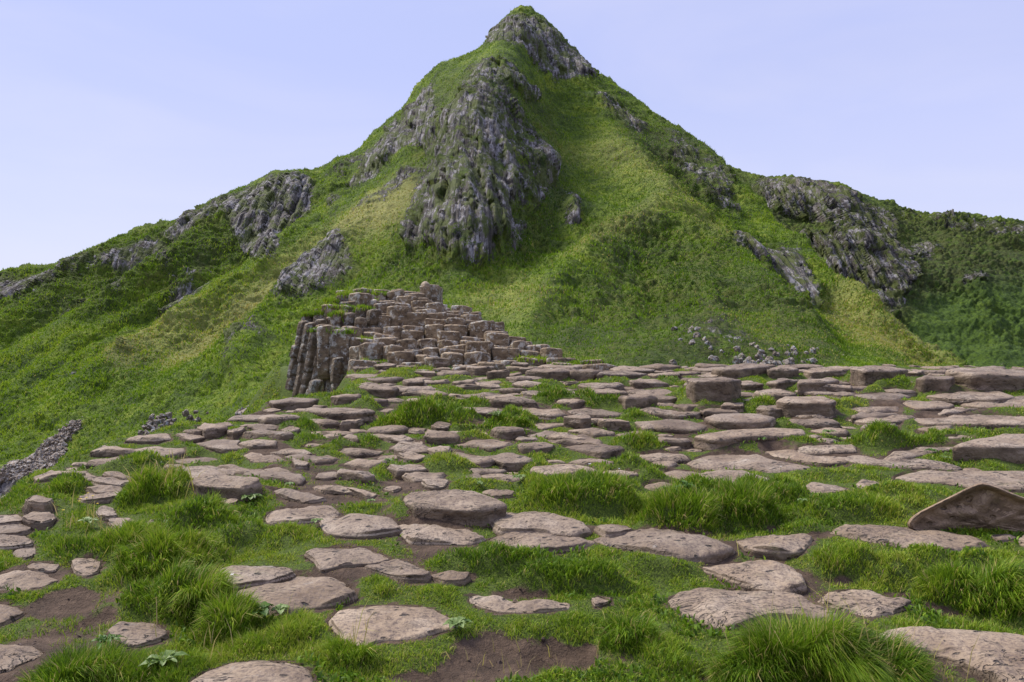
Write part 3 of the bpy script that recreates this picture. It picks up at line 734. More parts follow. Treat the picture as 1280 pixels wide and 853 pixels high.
def stone_world(side, pts):
    pyf = pts[:, 1].max(); Yf = float(Yof(max(pyf + side, 456)))
    z = CZ - (pyf - HY) / F * Yf
    py = np.maximum(pts[:, 1], HY + 20)
    Y = F * (CZ - z) / (py - HY)
    cx = pts[:, 0].mean()
    wd = (pts[:, 0].max() - pts[:, 0].min()) / F * Yf
    D = Y.max() - Yf; lim = max(0.85 * wd, 0.22)
    if D > lim: Y = Yf + (Y - Yf) * lim / D
    X = (pts[:, 0] - 640) / F * Y
    return np.stack([X, Y], 1), z, side / F * Yf, Yf

def build_stone(name, P2, z, side, seed, mat, dome=0.02, depth=None, chamf=0.018, n=60, tilt=0.0, tiltx=0.0, rd=0.65, rough=1.0):
    c = P2.mean(0); out = closed_curve(P2, n, rd); N_ = len(out)
    size = np.linalg.norm(out - c, axis=1).mean()
    ang = np.arange(N_) / N_ * 2 * math.pi
    depth = depth or (side + 0.14)
    rings = []
    def ring(sc, zz, jit=0.0, zj=0.0, k=0):
        r = c + (out - c) * sc
        nn = fbm(r[:, 0] * 9, r[:, 1] * 9, np.full(N_, seed * 3.7 + k), 3, 17)
        r = r + (out - c) / (np.linalg.norm(out - c, axis=1, keepdims=True) + 1e-6) * (nn * jit * rough)[:, None]
        zt = zz + zj * fbm(r[:, 0] * 7, r[:, 1] * 7, np.full(N_, seed + 4.1), 3, 19)
        if n > 100 and zj > 0.01:
            q = fbm(r[:, 0] * 4, r[:, 1] * 6, np.full(N_, seed + 9.1), 3, 23); zt = zt + 0.004 * np.clip(q * 9, -1, 1) + 0.006 * fbm(r[:, 0] * 26, r[:, 1] * 26, np.full(N_, seed + 1.1), 3, 29)
        rings.append(np.c_[r, zt])
    ch = min(chamf, size * 0.12)
    for i, f in enumerate((1.0, 0.75, 0.52, 0.32, 0.14)):
        ring(1.0 + 0.035 * math.sin(i * 2.1 + seed) - 0.04 * (f > 0.9), -depth * f - ch, 0.016, 0, i + 2)
    ring(1.01, -ch * 1.6, 0.010, 0.004, 9); ring(0.995, -ch * 0.7, 0.006, 0.004, 9); ring(1 - ch / size * 0.7, -ch * 0.15, 0.004, 0.006, 9)
    for f in ((0.86, 0.72, 0.56, 0.4, 0.24, 0.1) if n < 100 else np.linspace(0.94, 0.06, 16)):
        ring(f, dome * (1 - f * f) * 1.0, 0, 0.014 * rough, 9)
    V = np.concatenate(rings); V = np.r_[V, [[c[0], c[1], dome + 0.0]]]
    V[:, 2] += tilt * (V[:, 1] - c[1]) + tiltx * (V[:, 0] - c[0])
    K = len(rings); faces = []
    for k in range(K - 1):
        for i in range(N_):
            j = (i + 1) % N_; faces.append((k * N_ + i, k * N_ + j, (k + 1) * N_ + j, (k + 1) * N_ + i))
    for i in range(N_): faces.append(((K - 1) * N_ + i, (K - 1) * N_ + (i + 1) % N_, K * N_))
    faces.append(tuple(range(N_))[::-1])
    A = 0.5 * np.sum(out[:, 0] * np.roll(out[:, 1], -1) - np.roll(out[:, 0], -1) * out[:, 1])
    if A < 0: faces = [f[::-1] for f in faces]
    V[:, 0] -= c[0]; V[:, 1] -= c[1]
    return mesh_obj(name, V, faces, mat, loc=(c[0], c[1], z))

LAND = []; SOUT = []; placed = []
for i, (lab, side, pts) in enumerate(STONES):
    P2, z, sm, Yf = stone_world(side, pts)
    near = pts[:, 1].mean() > 600
    big = (P2[:, 0].max() - P2[:, 0].min())
    if not near:        # rougher, more broken outlines further back
        P2 = P2 + rng.normal(0, 0.022, P2.shape)
        c = P2.mean(0); P2 = c + (P2 - c) * 1.13
    else:
        c = P2.mean(0); P2 = c + (P2 - c) * 1.09
    o = build_stone('basalt_stone', P2, z, sm, i + 1, MAT_STONE, dome=min(0.03, 0.06 * big) if near else 0.02 * min(big, 0.6), n=150 if near else 44,
                    tilt=0 if near else rng.uniform(-0.02, 0.05), tiltx=0 if near else rng.uniform(-0.05, 0.05), rd=0.45 if near else 0.10, rough=1.7 if near else 1.8, chamf=0.014 if near else 0.02)
    SOUT.append((o, lab, side, pts, big)); placed.append((P2, z, sm, Yf))

TUFTS = """60 672 20 8 .05 .02;95 694 45 9 .10 .05;190 672 50 12 .09 .03;215 655 50 10 .09 .04;168 625 25 9 .12 .05;205 618 35 10 .11 .05;150 718 20 12 .06 .02;
150 690 35 10 .11 .05;185 720 40 13 .13 .06;230 705 45 12 .11 .05;190 760 45 10 .11 .05;240 762 40 14 .15 .07;285 785 40 12 .13 .06;240 690 40 10 .09 .05;292 668 45 8 .08 .05;260 655 32 8 .11 .06;
100 840 50 12 .15 .03;65 858 40 12 .14 .02;165 840 50 12 .11 .02;220 840 40 12 .10 .02;440 822 35 10 .11 .02;370 790 40 12 .08 .02;330 805 40 8 .08 .02;350 672 30 8 .06 .03;378 710 20 6 .05 .02;
470 735 25 9 .07 .02;575 708 60 6 .08 .05;650 708 50 8 .07 .05;720 728 85 8 .08 .07;560 742 35 8 .05 .02;830 702 60 8 .05 .04;785 808 38 12 .14 .04;720 780 25 6 .05 .02;
840 825 55 14 .06 .03;1000 835 80 16 .17 .06;1090 850 80 16 .17 .05;940 850 50 14 .15 .03;1230 745 55 14 .14 .05;1180 738 35 12 .12 .04;1270 760 40 14 .14 .05;1050 705 40 7 .10 .06;1110 712 45 8 .07 .05;1235 705 50 8 .06 .04;1160 700 30 6 .05 .04;
850 650 55 10 .15 .10;930 642 50 9 .14 .09;970 620 45 8 .09 .06;890 615 60 8 .09 .06;730 630 75 8 .12 .09;690 605 40 7 .08 .06;770 606 50 7 .08 .05;820 596 40 7 .08 .05;1060 640 70 7 .08 .06;1120 630 50 7 .06 .04;1000 655 30 6 .07 .04;
1150 552 95 5 .10 .06;1090 554 40 5 .09 .05;1200 545 50 4 .08 .05;1070 592 65 5 .05 .03;1130 622 60 6 .05 .03;1180 640 30 6 .04 .02;670 576 22 9 .08 .05;805 553 38 8 .10 .06;800 583 45 7 .08 .05;760 590 30 5 .06 .04;
560 524 55 8 .12 .08;500 529 45 8 .12 .06;620 532 50 9 .12 .07;650 520 35 6 .10 .05;590 505 35 5 .10 .05;470 514 28 4 .07 .04;540 506 25 4 .07 .04;560 490 25 4 .06 .03;700 500 48 5 .10 .06;752 504 38 4 .10 .06;690 488 25 4 .08 .04;
800 520 28 3 .07 .04;735 480 45 3 .06 .03;775 480 25 3 .07 .04;845 492 20 4 .08 .04;872 497 12 3 .06 .03;952 508 18 4 .09 .04;1080 508 48 3 .06 .03;1118 484 22 4 .10 .04;1245 484 28 4 .10 .04;1240 513 60 3 .05 .02;1060 508 20 3 .06 .03;
390 548 38 5 .08 .05;372 532 28 4 .08 .04;440 552 45 5 .08 .05;410 562 35 4 .06 .03;480 588 18 5 .06 .03;560 583 48 5 .07 .05;600 607 38 4 .05 .03;505 645 16 10 .07 .05;455 640 25 5 .05 .02;230 562 28 6 .07 .04;
160 582 48 5 .08 .06;215 577 28 5 .07 .04;272 578 32 6 .06 .04;85 613 26 7 .10 .06;60 635 20 6 .06 .02;440 484 35 3 .06 .03;405 498 25 3 .07 .03;480 470 18 3 .05 .03;560 472 30 3 .06 .04;430 500 15 3 .05 .02;
640 500 14 3 .06 .03;905 585 40 5 .05 .02;1010 590 30 4 .05 .02;1150 570 20 3 .05 .02;1195 590 25 4 .04 .02;1240 580 40 4 .04 .02;985 548 30 3 .06 .03;1040 545 30 3 .06 .03;330 548 12 3 .05 .02;300 572 15 4 .05 .02;450 600 30 4 .05 .02"""
DIRT = "620 812 105 38;520 838 60 16;700 800 45 22;80 752 42 18;120 772 22 8;650 738 60 8;735 657 95 7;900 678 85 6;990 652 45 5;1120 735 32 9;1050 716 28 7;1180 750 30 8;640 550 60 3;550 562 25 3;340 812 35 7;25 848 28 8;440 626 45 4;500 602 42 5;885 842 28 9;440 714 22 4;575 718 32 4;305 612 28 4;1085 605 30 3;300 640 15 3;700 645 30 4;1010 665 40 5;480 565 40 3;470 640 22 4;395 700 20 5;830 660 60 5"
TUFTS = [tuple(float(a) for a in t.split()) for t in TUFTS.replace('\n', '').split(';') if t.strip()]
_r = np.random.default_rng(14)
for _i in range(34):
    _y = 468 + 95 * _r.random(); _x = _r.uniform(380 if _y < 520 else 200, 1270)
    TUFTS.append((_x, _y, _r.uniform(12, 30), _r.uniform(2.5, 4.5), _r.uniform(0.05, 0.085), _r.uniform(0.03, 0.06)))
DIRT = [tuple(float(a) for a in t.split()) for t in DIRT.split(';')]
def ell(cx, cy, rx, ry):
    Yc = float(Yof(cy)); rX = rx / F * Yc; rY = max(float(Yof(max(cy - ry, 455)) - Yof(cy + ry)) / 2, 0.06)
    return (cx - 640) / F * Yc, Yc, rX, min(rY, rX * 1.3 + 0.03)

XL_T = ([-8, 2, 4.5, 5.5, 6.1, 6.9, 7.5, 9, 11, 14, 17], [-3.6, -3.3, -3.2, -3.42, -3.3, -2.95, -2.45, -2.85, -3.45, -4.2, -4.6])

def fill_stones(target):
    made = 0; circ = [(p[0].mean(0), 0.5 * np.ptp(p[0][:, 0]), 0.5 * np.ptp(p[0][:, 1])) for p in placed]
    cores = [ell(t[0], t[1], t[2] * 0.8, t[3] * 0.8) for t in TUFTS] + [ell(t[0], t[1], t[2] * 0.7, t[3] * 0.8) for t in DIRT if t[1] > 600]
    r = np.random.default_rng(5); tries = 0
    while made < target and tries < 30000:
        tries += 1
        py = 457 + 150 * r.random() ** 1.7; px = r.uniform(-10, 1330); Y = float(Yof(py)); X = (px - 640) / F * Y
        if X < np.interp(Y, *XL_T) + 0.25 or (px < 455 and py < 500): continue
        a = r.uniform(0.15, 0.33) * (1.15 if px > 850 else 0.9); b = a * r.uniform(0.6, 0.9)
        if any(((X - c[0]) / (ra + a * 0.93)) ** 2 + ((Y - c[1]) / (rb + b * 0.93)) ** 2 < 0.92 for c, ra, rb in circ): continue
        if any(((X - q[0]) / (q[2] + a * 0.4)) ** 2 + ((Y - q[1]) / (q[3] + b * 0.4)) ** 2 < 1 for q in cores): continue
        k = r.integers(5, 8); th = np.sort((np.arange(k) + r.uniform(-0.25, 0.25, k)) / k * 2 * math.pi + r.uniform(0, 6))
        P2 = np.stack([X + a * np.cos(th) * r.uniform(0.9, 1.1, k), Y + b * np.sin(th) * r.uniform(0.9, 1.1, k)], 1)
        sm = float(r.choice([0.02, 0.035, 0.05, 0.09])); Yf = P2[:, 1].min()
        z = float(ztop(np.array([Yf]))[0]) + r.uniform(-0.03, 0.02) + max(sm - 0.03, 0) * 0.6
        o = build_stone('basalt_stone', P2, z, sm, 500 + made, MAT_STONE, dome=0.01, n=36, tilt=r.uniform(-0.02, 0.05), tiltx=r.uniform(-0.06, 0.06), rd=0.08, rough=1.8, chamf=0.016)
        pxs_ = 640 + P2[:, 0] / P2[:, 1] * F; pys_ = HY + (CZ - z) / P2[:, 1] * F
        SOUT.append((o, '', sm / Y * F, np.stack([pxs_, pys_], 1), 2 * a)); placed.append((P2, z, sm, Yf)); circ.append((np.array([X, Y]), a, b)); made += 1
    print('filled', made)
fill_stones(298 - len(SOUT))

def wedge_stones(n):
    r = np.random.default_rng(77); circ = [(p[0].mean(0), 0.5 * np.ptp(p[0][:, 0]), 0.5 * np.ptp(p[0][:, 1])) for p in placed]
    C_ = np.array([[c[0][0], c[0][1], c[1], c[2]] for c in circ]); cores = np.array([ell(t[0], t[1], t[2] * 0.6, t[3] * 0.6) for t in TUFTS])
    VV = []; FF = []; off = 0; made = 0; tries = 0
    while made < n and tries < 40000:
        tries += 1; py = 456 + 130 * r.random() ** 1.4; px = r.uniform(-10, 1330) if r.random() < 0.72 else r.uniform(1335, 1750); py += 120 * r.random() * (px > 1335); Y = float(Yof(py)); X = (px - 640) / F * Y
        if X < np.interp(Y, *XL_T) + 0.2 or (px < 455 and py < 500): continue
        a = r.uniform(0.07, 0.18) * (1.9 if px > 1335 else 1); b = a * r.uniform(0.6, 0.95)
        if np.any(((X - C_[:, 0]) / (C_[:, 2] + a * 0.9)) ** 2 + ((Y - C_[:, 1]) / (C_[:, 3] + b * 0.9)) ** 2 < 0.9): continue
        if np.any(((X - cores[:, 0]) / (cores[:, 2] + a * 0.4)) ** 2 + ((Y - cores[:, 1]) / (cores[:, 3] + b * 0.4)) ** 2 < 1): continue
        k = r.integers(4, 7); th = np.sort((np.arange(k) + r.uniform(-0.25, 0.25, k)) / k * 2 * math.pi + r.uniform(0, 6))
        P2 = np.stack([X + a * np.cos(th), Y + b * np.sin(th)], 1); z = float(ztop(np.array([Y]))[0]) + r.uniform(-0.05, 0.0)
        o = build_stone('basalt_stone', P2, z, 0.02, 2000 + made, MAT_STONE, dome=0.008, n=20, tilt=r.uniform(-0.03, 0.08), tiltx=r.uniform(-0.1, 0.1), rd=0.1, rough=1.6, chamf=0.014)
        me = o.data; VV += [tuple(v.co + o.location) for v in me.vertices]; FF += [tuple(i + off for i in p.vertices) for p in me.polygons]; off = len(VV)
        bpy.data.objects.remove(o); bpy.data.meshes.remove(me); made += 1
        placed.append((P2, z, 0.02, Y)); C_ = np.r_[C_, [[X, Y, a, b]]]
    o = mesh_obj('small_stones', VV, FF, MAT_STONE); tag(o, 'small broken stones wedged between the larger slabs', 'stones', kind='stuff')
wedge_stones(240)

# tent-shaped stone standing on edge at the right
def tent_stone():
    prof = [(1136, 660), (1137, 650), (1150, 640), (1182, 624), (1208, 611), (1227, 604), (1246, 609), (1268, 618), (1300, 630), (1345, 650), (1350, 674), (1300, 677), (1230, 675), (1170, 670)]
    Y0 = 4.35; pr = closed_curve(np.array(prof, float), 72); c = np.array([1235.0, 652.0]); n = len(pr)
    V = []
    def ring(sc, dy, cc=c, wob=0.0):
        for (a, b) in pr:
            q = cc + (np.array([a, b]) - cc) * sc
            V.append(P(q[0], q[1], Y0 + dy + wob * float(fbm(np.array([q[0] / 30.0]), np.array([q[1] / 14.0]), None, 5, 3)[0])))
    for q_ in (0.02, 0.14, 0.26, 0.38, 0.5, 0.62, 0.74): ring(q_, 0.035 + 0.03 * q_, np.array([1235.0, 656.0]), wob=0.06)
    ring(0.87, 0.06, np.array([1235.0, 660.0]), 0.02); ring(0.91, 0.02, np.array([1235.0, 662.0]), 0.012); ring(0.97, -0.012, wob=0.01); ring(1.0, 0.01, wob=0.006)
    ring(1.01, 0.05); ring(1.0, 0.2); ring(0.97, 0.42); ring(0.85, 0.6); ring(0.5, 0.66)
    nr = 16
    V = np.array(V); F_ = []
    for k in range(nr - 1):
        for i in range(n):
            j = (i + 1) % n; F_.append((k * n + i, k * n + j, (k + 1) * n + j, (k + 1) * n + i))
    F_.append(tuple(range(n))[::-1]); F_.append(tuple(range((nr - 1) * n, nr * n)))
    o0 = V.mean(0); return mesh_obj('basalt_stone', V - o0, F_, MAT_TENT, loc=tuple(o0))
tag(tent_stone(), 'tent-shaped stone on edge with a pale rim and hollow brown face', 'stone', 'basalt stones of the causeway pavement')

# ------------------------------------------------------------------ turf and soil between the stones
def ground_base(X, Y):
    z = ztop(np.clip(Y, 1.8, 10.5)) - 0.035
    z = np.where(Y < 1.8, ztop(np.array([1.8]))[0] - 0.035, z)
    pxg = 640 + X / np.maximum(Y, 1.0) * F
    lw = np.clip((455 - pxg) / 45, 0, 1); lw = lw * lw * (3 - 2 * lw) * np.clip((Y - 7.7) / 0.7, 0, 1) * np.clip((13 - Y) / 1.0, 0, 1)
    z = z * (1 - lw) + (CZ - 0.106 * Y) * lw
    # the mound carries on under the stepped columns, and falls away elsewhere
    back = 10.6 + np.clip((0.9 - X) * 3.0, 0, 3.6); z = z - np.clip(Y - back, 0, 9) * 0.9
    z = z - np.clip(Y - 10.3, 0, 1.6) * 0.15
    xl = np.interp(Y, *XL_T) + 0.25 * fbm(Y * 1.2, X * 0, None, 2, 71)
    d = np.clip(xl - X, 0, 50); z = z - d * 1.1 - np.clip(d - 0.15, 0, 50) * 0.6
    d2 = np.clip(X - 13, 0, 50); z = z - d2 * 0.8
    z = z - np.clip(-6 - Y, 0, 10) * 0.8
    return z

def make_ground():
    xs = np.concatenate([np.linspace(-12, -4.6, 60, endpoint=False), np.arange(-4.6, 7.2, 0.03), np.linspace(7.2, 22, 70)])
    ys = np.concatenate([np.linspace(-14, 2.2, 60, endpoint=False), np.arange(2.2, 7.0, 0.026), np.arange(7.0, 11.6, 0.035), np.linspace(11.6, 24, 60)])
    X, Y = np.meshgrid(xs, ys, indexing='ij')
    z = ground_base(X, Y) + 0.055 * fbm(X * 2.0, Y * 2.0, None, 3, 31) + 0.03 * np.abs(fbm(X * 7, Y * 7, None, 3, 33))
    blade = 0.026 + 0.030 * np.clip(fbm(X * 1.6, Y * 1.6, None, 3, 35) + 0.2, 0, 1)
    soil = np.clip(0.24 - 0.14 * np.clip(Y - 4.5, 0, 1) + 0.95 * fbm(X * 1.7 + 9, Y * 1.7, None, 4, 36), 0, 1)
    lean = np.zeros(X.shape + (2,))
    for cx, cy, rx, ry in DIRT:
        a, b, rX, rY = ell(cx, cy, rx, ry); q = ((X - a) / rX) ** 2 + ((Y - b) / rY) ** 2
        q = q * (1 + 0.3 * fbm(X * 5, Y * 5, None, 2, 37)) + 1.1 * fbm(X * 3.2, Y * 3.2, None, 4, 137) + 0.1; g = np.clip(1.35 - q, 0, 1)
        soil = np.maximum(soil, g); z = z - 0.03 * g
    edge = np.full(X.shape, 9.0)
    for P2, st, sm, Yf in placed:
        lo = P2.min(0) - 0.5; hi = P2.max(0) + 0.5
        i0, i1 = np.searchsorted(xs, (lo[0], hi[0])); j0, j1 = np.searchsorted(ys, (lo[1], hi[1]))
        if i1 <= i0 or j1 <= j0: continue
        x = X[i0:i1, j0:j1]; y = Y[i0:i1, j0:j1]; ins = np.zeros(x.shape, bool); dm = np.full(x.shape, 9.0); m = len(P2)
        for k in range(m):
            a, b = P2[k], P2[(k + 1) % m]; e = b - a; t = np.clip(((x - a[0]) * e[0] + (y - a[1]) * e[1]) / (e @ e + 1e-9), 0, 1)
            dm = np.minimum(dm, np.hypot(x - a[0] - t * e[0], y - a[1] - t * e[1]))
            if a[1] != b[1]: ins ^= ((a[1] > y) != (b[1] > y)) & (x < (b[0] - a[0]) * (y - a[1]) / (b[1] - a[1]) + a[0])
        sd_ = np.where(ins, -dm, dm)
        c = P2.mean(0); fr = np.clip((c[1] - y) / (0.5 * (P2[:, 1].max() - P2[:, 1].min()) + 0.08), -0.2, 1); fr = np.clip(fr + 0.2, 0, 1)
        drop = 0.008 + fr * max(sm - 0.012, 0.004)
        wt = np.clip(1 - sd_ / 0.24, 0, 1) ** 1.5
        zz = z[i0:i1, j0:j1]; zz[:] = zz * (1 - wt) + (st - drop) * wt
        cap = np.where(sd_ < -0.012, st - 0.05 - np.clip(-sd_, 0, 0.1) * 0.6, 99); zz[:] = np.minimum(zz, cap)
        edge[i0:i1, j0:j1] = np.minimum(edge[i0:i1, j0:j1], sd_)
    e = np.clip((edge + 0.0) / 0.10, 0, 1)
    for cx, cy, rx, ry, bl, mh in TUFTS:
        a, b, rX, rY = ell(cx, cy, rx, ry); rY *= 1.35; b += 0.1 * rY; q = ((X - a) / rX) ** 2 + ((Y - b) / rY) ** 2
        q = q * (1 + 0.5 * fbm(X * 4, Y * 4, None, 2, 38)); g = np.clip(1.25 - q, 0, 1); g = g * g * (3 - 2 * g)
        z = z + mh * 1.25 * g * (0.25 + 0.75 * e); soil = soil * (1 - g); blade = np.maximum(blade, bl * np.clip(1.5 - q, 0, 1) * 0.66)
        wgt = np.exp(-q) * np.clip(bl / 0.1, 0, 1.4)
        lean[..., 0] += wgt * (X - a) / rX; lean[..., 1] += wgt * (Y - b) / rY
    ok = ((edge > 0.005) & (z > -4.0)).astype(float)
    return xs, ys, X, Y, z, soil, blade, lean, ok, edge
xs, ys, GX, GY, GZ, SOIL, BLADE, LEAN, OK, EDGE = make_ground()
tag(grid_mesh('ground', np.stack([GX, GY, GZ], -1), MAT_GROUND, {'soil': np.clip(SOIL + (EDGE < 0.02) * 0.5, 0, 1)}), kind='structure')

def gsample(A, x, y):
    i = np.clip(np.searchsorted(xs, x) - 1, 0, len(xs) - 2); j = np.clip(np.searchsorted(ys, y) - 1, 0, len(ys) - 2)
    fx = (x - xs[i]) / (xs[i + 1] - xs[i]); fy = (y - ys[j]) / (ys[j + 1] - ys[j])
    if A.ndim == 3: fx = fx[:, None]; fy = fy[:, None]
    return A[i, j] * (1 - fx) * (1 - fy) + A[i + 1, j] * fx * (1 - fy) + A[i, j + 1] * (1 - fx) * fy + A[i + 1, j + 1] * fx * fy

def blades(name, base, length, width, dirx, diry, leanamt, tone, mat, label=None, cat=None):
    """curved grass blades, each two segments, as one mesh"""
    n = len(base); th = rng.uniform(0, 2 * math.pi, n)
    dx, dy = dirx, diry; nrm = np.hypot(dx, dy) + 1e-6
    ux, uy = dx / nrm, dy / nrm; wx, wy = -uy * 0.5 + np.cos(th), ux * 0.5 + np.sin(th); wn = np.hypot(wx, wy) + 1e-6; wx /= wn; wy /= wn
    L, W = length, width * 0.5
    l = np.clip(leanamt, 0.02, 0.97)
    h1 = L * 0.52 * np.sqrt(1 - (l * 0.55) ** 2); o1 = L * 0.52 * l * 0.55
    h2 = h1 + L * 0.48 * (np.sqrt(np.maximum(1 - l ** 2, 0.0)) * 1.0 - 0.6 * l * l); o2 = o1 + L * 0.48 * l
    def pt(o, h, s): return np.stack([base[:, 0] + ux * o + wx * s, base[:, 1] + uy * o + wy * s, base[:, 2] + h], 1)
    V = np.stack([pt(0, 0, -W), pt(0, 0, W), pt(o1, h1, -W * 0.85), pt(o1, h1, W * 0.85), pt(o2, h2, W * 0)], 1).reshape(-1, 3)
    b = (np.arange(n) * 5)[:, None]
    loops = np.concatenate([b + 0, b + 1, b + 3, b + 2, b + 2, b + 3, b + 4], 1)
    sizes = np.tile([4, 3], n)
    return fast_mesh(name, V, loops, sizes, mat, True, {'t': np.repeat(tone, 5)})

def grow():
    N = 6200000
    # even on screen: pick depth so that nearer ground gets more blades per square metre
    u = rng.random(N); y = 2.35 * np.exp(u * math.log(17.0 / 2.35))
    px = rng.uniform(-420, 1720, N); x = (px - 640) / F * y
    ok = gsample(OK, x, y); so = gsample(SOIL, x, y); bl = gsample(BLADE, x, y); ed = gsample(EDGE, x, y); le = gsample(LEAN, x, y)
    clump = vnoise(x * 22, y * 22, seed=91) * 0.5 + vnoise(x * 7, y * 7, seed=92) * 0.5
    dens = np.clip(1.2 - so * 1.9, 0.0, 1) * (ok > 0.6) * np.clip(0.7 + 1.2 * clump, 0.15, 1)
    dens *= np.clip((y / 3.0) ** 0.0, 0, 1) * (0.8 + 0.2 * np.clip(bl / 0.08, 0, 1))
    dens = np.maximum(dens, (bl > 0.06) * (ok > 0.6) * np.clip(0.85 + 0.5 * clump, 0.3, 1))
    xl = np.interp(y, *XL_T); dens *= x > xl - 1.6; dens *= ~((y > 10.2) & (x < 0.9) & (x / y > -0.29)) & ~((y > 12.5) & (x / y > -0.29))
    dens *= np.where((px < -60) | (px > 1340), 0.55, 1.0)   # thinner past what the view takes in
    keep = rng.random(N) < dens * 0.38
    x, y, bl, ed, le, so, clump = x[keep], y[keep], bl[keep], ed[keep], le[keep], so[keep], clump[keep]
    z = gsample(GZ, x, y) - 0.006; n = len(x)
    # keep the turf short right where it meets a stone, unless a long tuft grows there
    # (walkers' feet keep it trimmed, most of all on the near side)
    short = np.clip(0.35 + ed / 0.16, 0.35, 1)
    L = bl * rng.uniform(0.5, 1.35, n) * short * (1 + 0.5 * clump); 
    W = np.clip(y / 950, 0.0030, 0.012) * rng.uniform(0.7, 1.3, n) * np.where(bl > 0.07, 1.15, 1.0)
    a = rng.uniform(0, 2 * math.pi, n)
    long_ = np.clip((bl - 0.04) / 0.06, 0, 1)
    wind = 0.12 * long_
    dx = np.cos(a) * (0.9 - 0.45 * long_) + le[:, 0] * 1.8 * long_ + wind; dy = np.sin(a) * (0.9 - 0.45 * long_) + le[:, 1] * 1.8 * long_ - 0.25 * long_
    # lumps of blades lean together
    dx += 0.8 * long_ * vnoise(x * 9, y * 9, seed=93); dy += 0.8 * long_ * vnoise(x * 9, y * 9, seed=94)
    lean = np.clip(0.30 + 0.55 * np.hypot(dx, dy) * rng.uniform(0.4, 1.15, n), 0.1, 0.97)
    tone = 0.53 + 0.28 * fbm(x * 1.3, y * 1.3, None, 3, 95) + 0.22 * clump + rng.normal(0, 0.17, n) - 0.06 * long_ + 0.12 * (bl < 0.05)
    tone = np.where(rng.random(n) < 0.05 + 0.06 * (so > 0.2) + 0.05 * long_, rng.uniform(0.9, 1.0, n), np.clip(tone, 0.0, 0.88))
    o = blades('grass', np.stack([x, y, z], 1), L, W, dx, dy, lean, tone, MAT_GRASS)
    return tag(o, 'short green turf and longer tufts growing between the stones', 'grass', kind='stuff')
grow()
#PART4

# ------------------------------------------------------------------ the stepped mound of columns and the column cliff at its left end
CREST = ([395, 412, 440, 455, 500, 520, 545, 560, 590, 620, 650, 680, 720, 760], [384, 372, 362, 358, 359, 357, 366, 374, 390, 404, 421, 431, 446, 455])
def clip_cell(seed, others, R=0.5):
    poly = [np.array([seed[0] + R * math.cos(t), seed[1] + R * math.sin(t)]) for t in np.linspace(0, 2 * math.pi, 12, endpoint=False)]
    for o in others:
        mid = (seed + o) / 2; nv = o - seed; out_ = []
        for i in range(len(poly)):
            a, b = poly[i], poly[(i + 1) % len(poly)]; da, db = (a - mid) @ nv, (b - mid) @ nv
            if da <= 0: out_.append(a)
            if da * db < 0: out_.append(a + (b - a) * da / (da - db))
        poly = out_
        if len(poly) < 3: break
    return np.array(poly)

COLS = []; TURF = []       # TURF: flat places on the columns where grass has taken hold
def build_columns():
    r = np.random.default_rng(21); dy = 0.262; rows = []
    for j in range(16):
        Y = 10.15 + j * dy; row = []
        dx = 0.335 - 0.003 * j
        x = -3.4 + (0.5 * dx if j % 2 else 0)
        while x < 1.9:
            row.append(np.array([x + r.uniform(-0.07, 0.07), Y + r.uniform(-0.06, 0.06)])); x += dx * r.uniform(0.8, 1.2)
        rows.append(row)
    allp = [p for row in rows for p in row]
    for j, row in enumerate(rows):
        n_in = 0
        for p in row:
            X, Y = p; px = 640 + X / Y * F
            py = float(np.interp(Y, [10.15, 10.9, 14.05], [463, 440, 362])) + r.uniform(-6.5, 6.5) + 2.5 * math.sin(X * 3 + j)
            crest = float(np.interp(px, *CREST))
            if py < crest - 4 or px < 404 + 0 * j or px > 745: continue
            if py < crest + 3: py = crest + r.uniform(0, 4)
            if px < 450 and Y < 11.6: continue
            if r.random() < 0.07 and px < 620: py -= 8
            others = [q for q in allp if q is not p and np.hypot(*(q - p)) < 0.9]
            c = clip_cell(p, others, 0.30); cc = c.mean(0); c = cc + (c - cc) * 0.965
            z = CZ - (py - HY) / F * c[:, 1].min()
            vis = 0.55
            o = build_stone('basalt_column', c, z, 0.2, 900 + len(COLS), MAT_COL, dome=0.006, depth=0.75, chamf=0.022, n=36, tilt=-0.15 + r.uniform(-0.08, 0.02), tiltx=r.uniform(-0.10, 0.10), rd=0.06, rough=1.3)
            n_in += 1; COLS.append((o, j, n_in, px, py, 'step'))
            if (px < 462 and py < 402 and r.random() < 0.7) or (px < 475 and r.random() < 0.35) or (py > 446 and r.random() < 0.25): TURF.append((c, z))
    # one tall block standing clear of its step
    for (pxc, pyt, Yb, wx, hh, lab) in [(499, 384, 12.55, 0.40, 0.62, 'tall square-topped column standing clear of the stepped mound'), (452, 366 + 2, 13.3, 0.42, 0.4, ''), (532, 358, 13.95, 0.21, 0.4, 'pointed pale column tip on the crest of the stepped mound')]:
        X = (pxc - 640) / F * Yb; th = np.linspace(0, 2 * math.pi, 6, endpoint=False) + 0.4
        c = np.stack([X + wx / 2 * np.cos(th), Yb + wx / 2 * np.sin(th)], 1); z = CZ - (pyt - HY) / F * (Yb - wx / 2)
        o = build_stone('basalt_column', c, z, hh, 1300 + pxc, MAT_COL, dome=0.01 if pxc < 530 else 0.09, depth=hh + 0.3, chamf=0.02, n=36, tilt=-0.14, rd=0.12)
        COLS.append((o, -1, 0, pxc, pyt, lab))
build_columns()

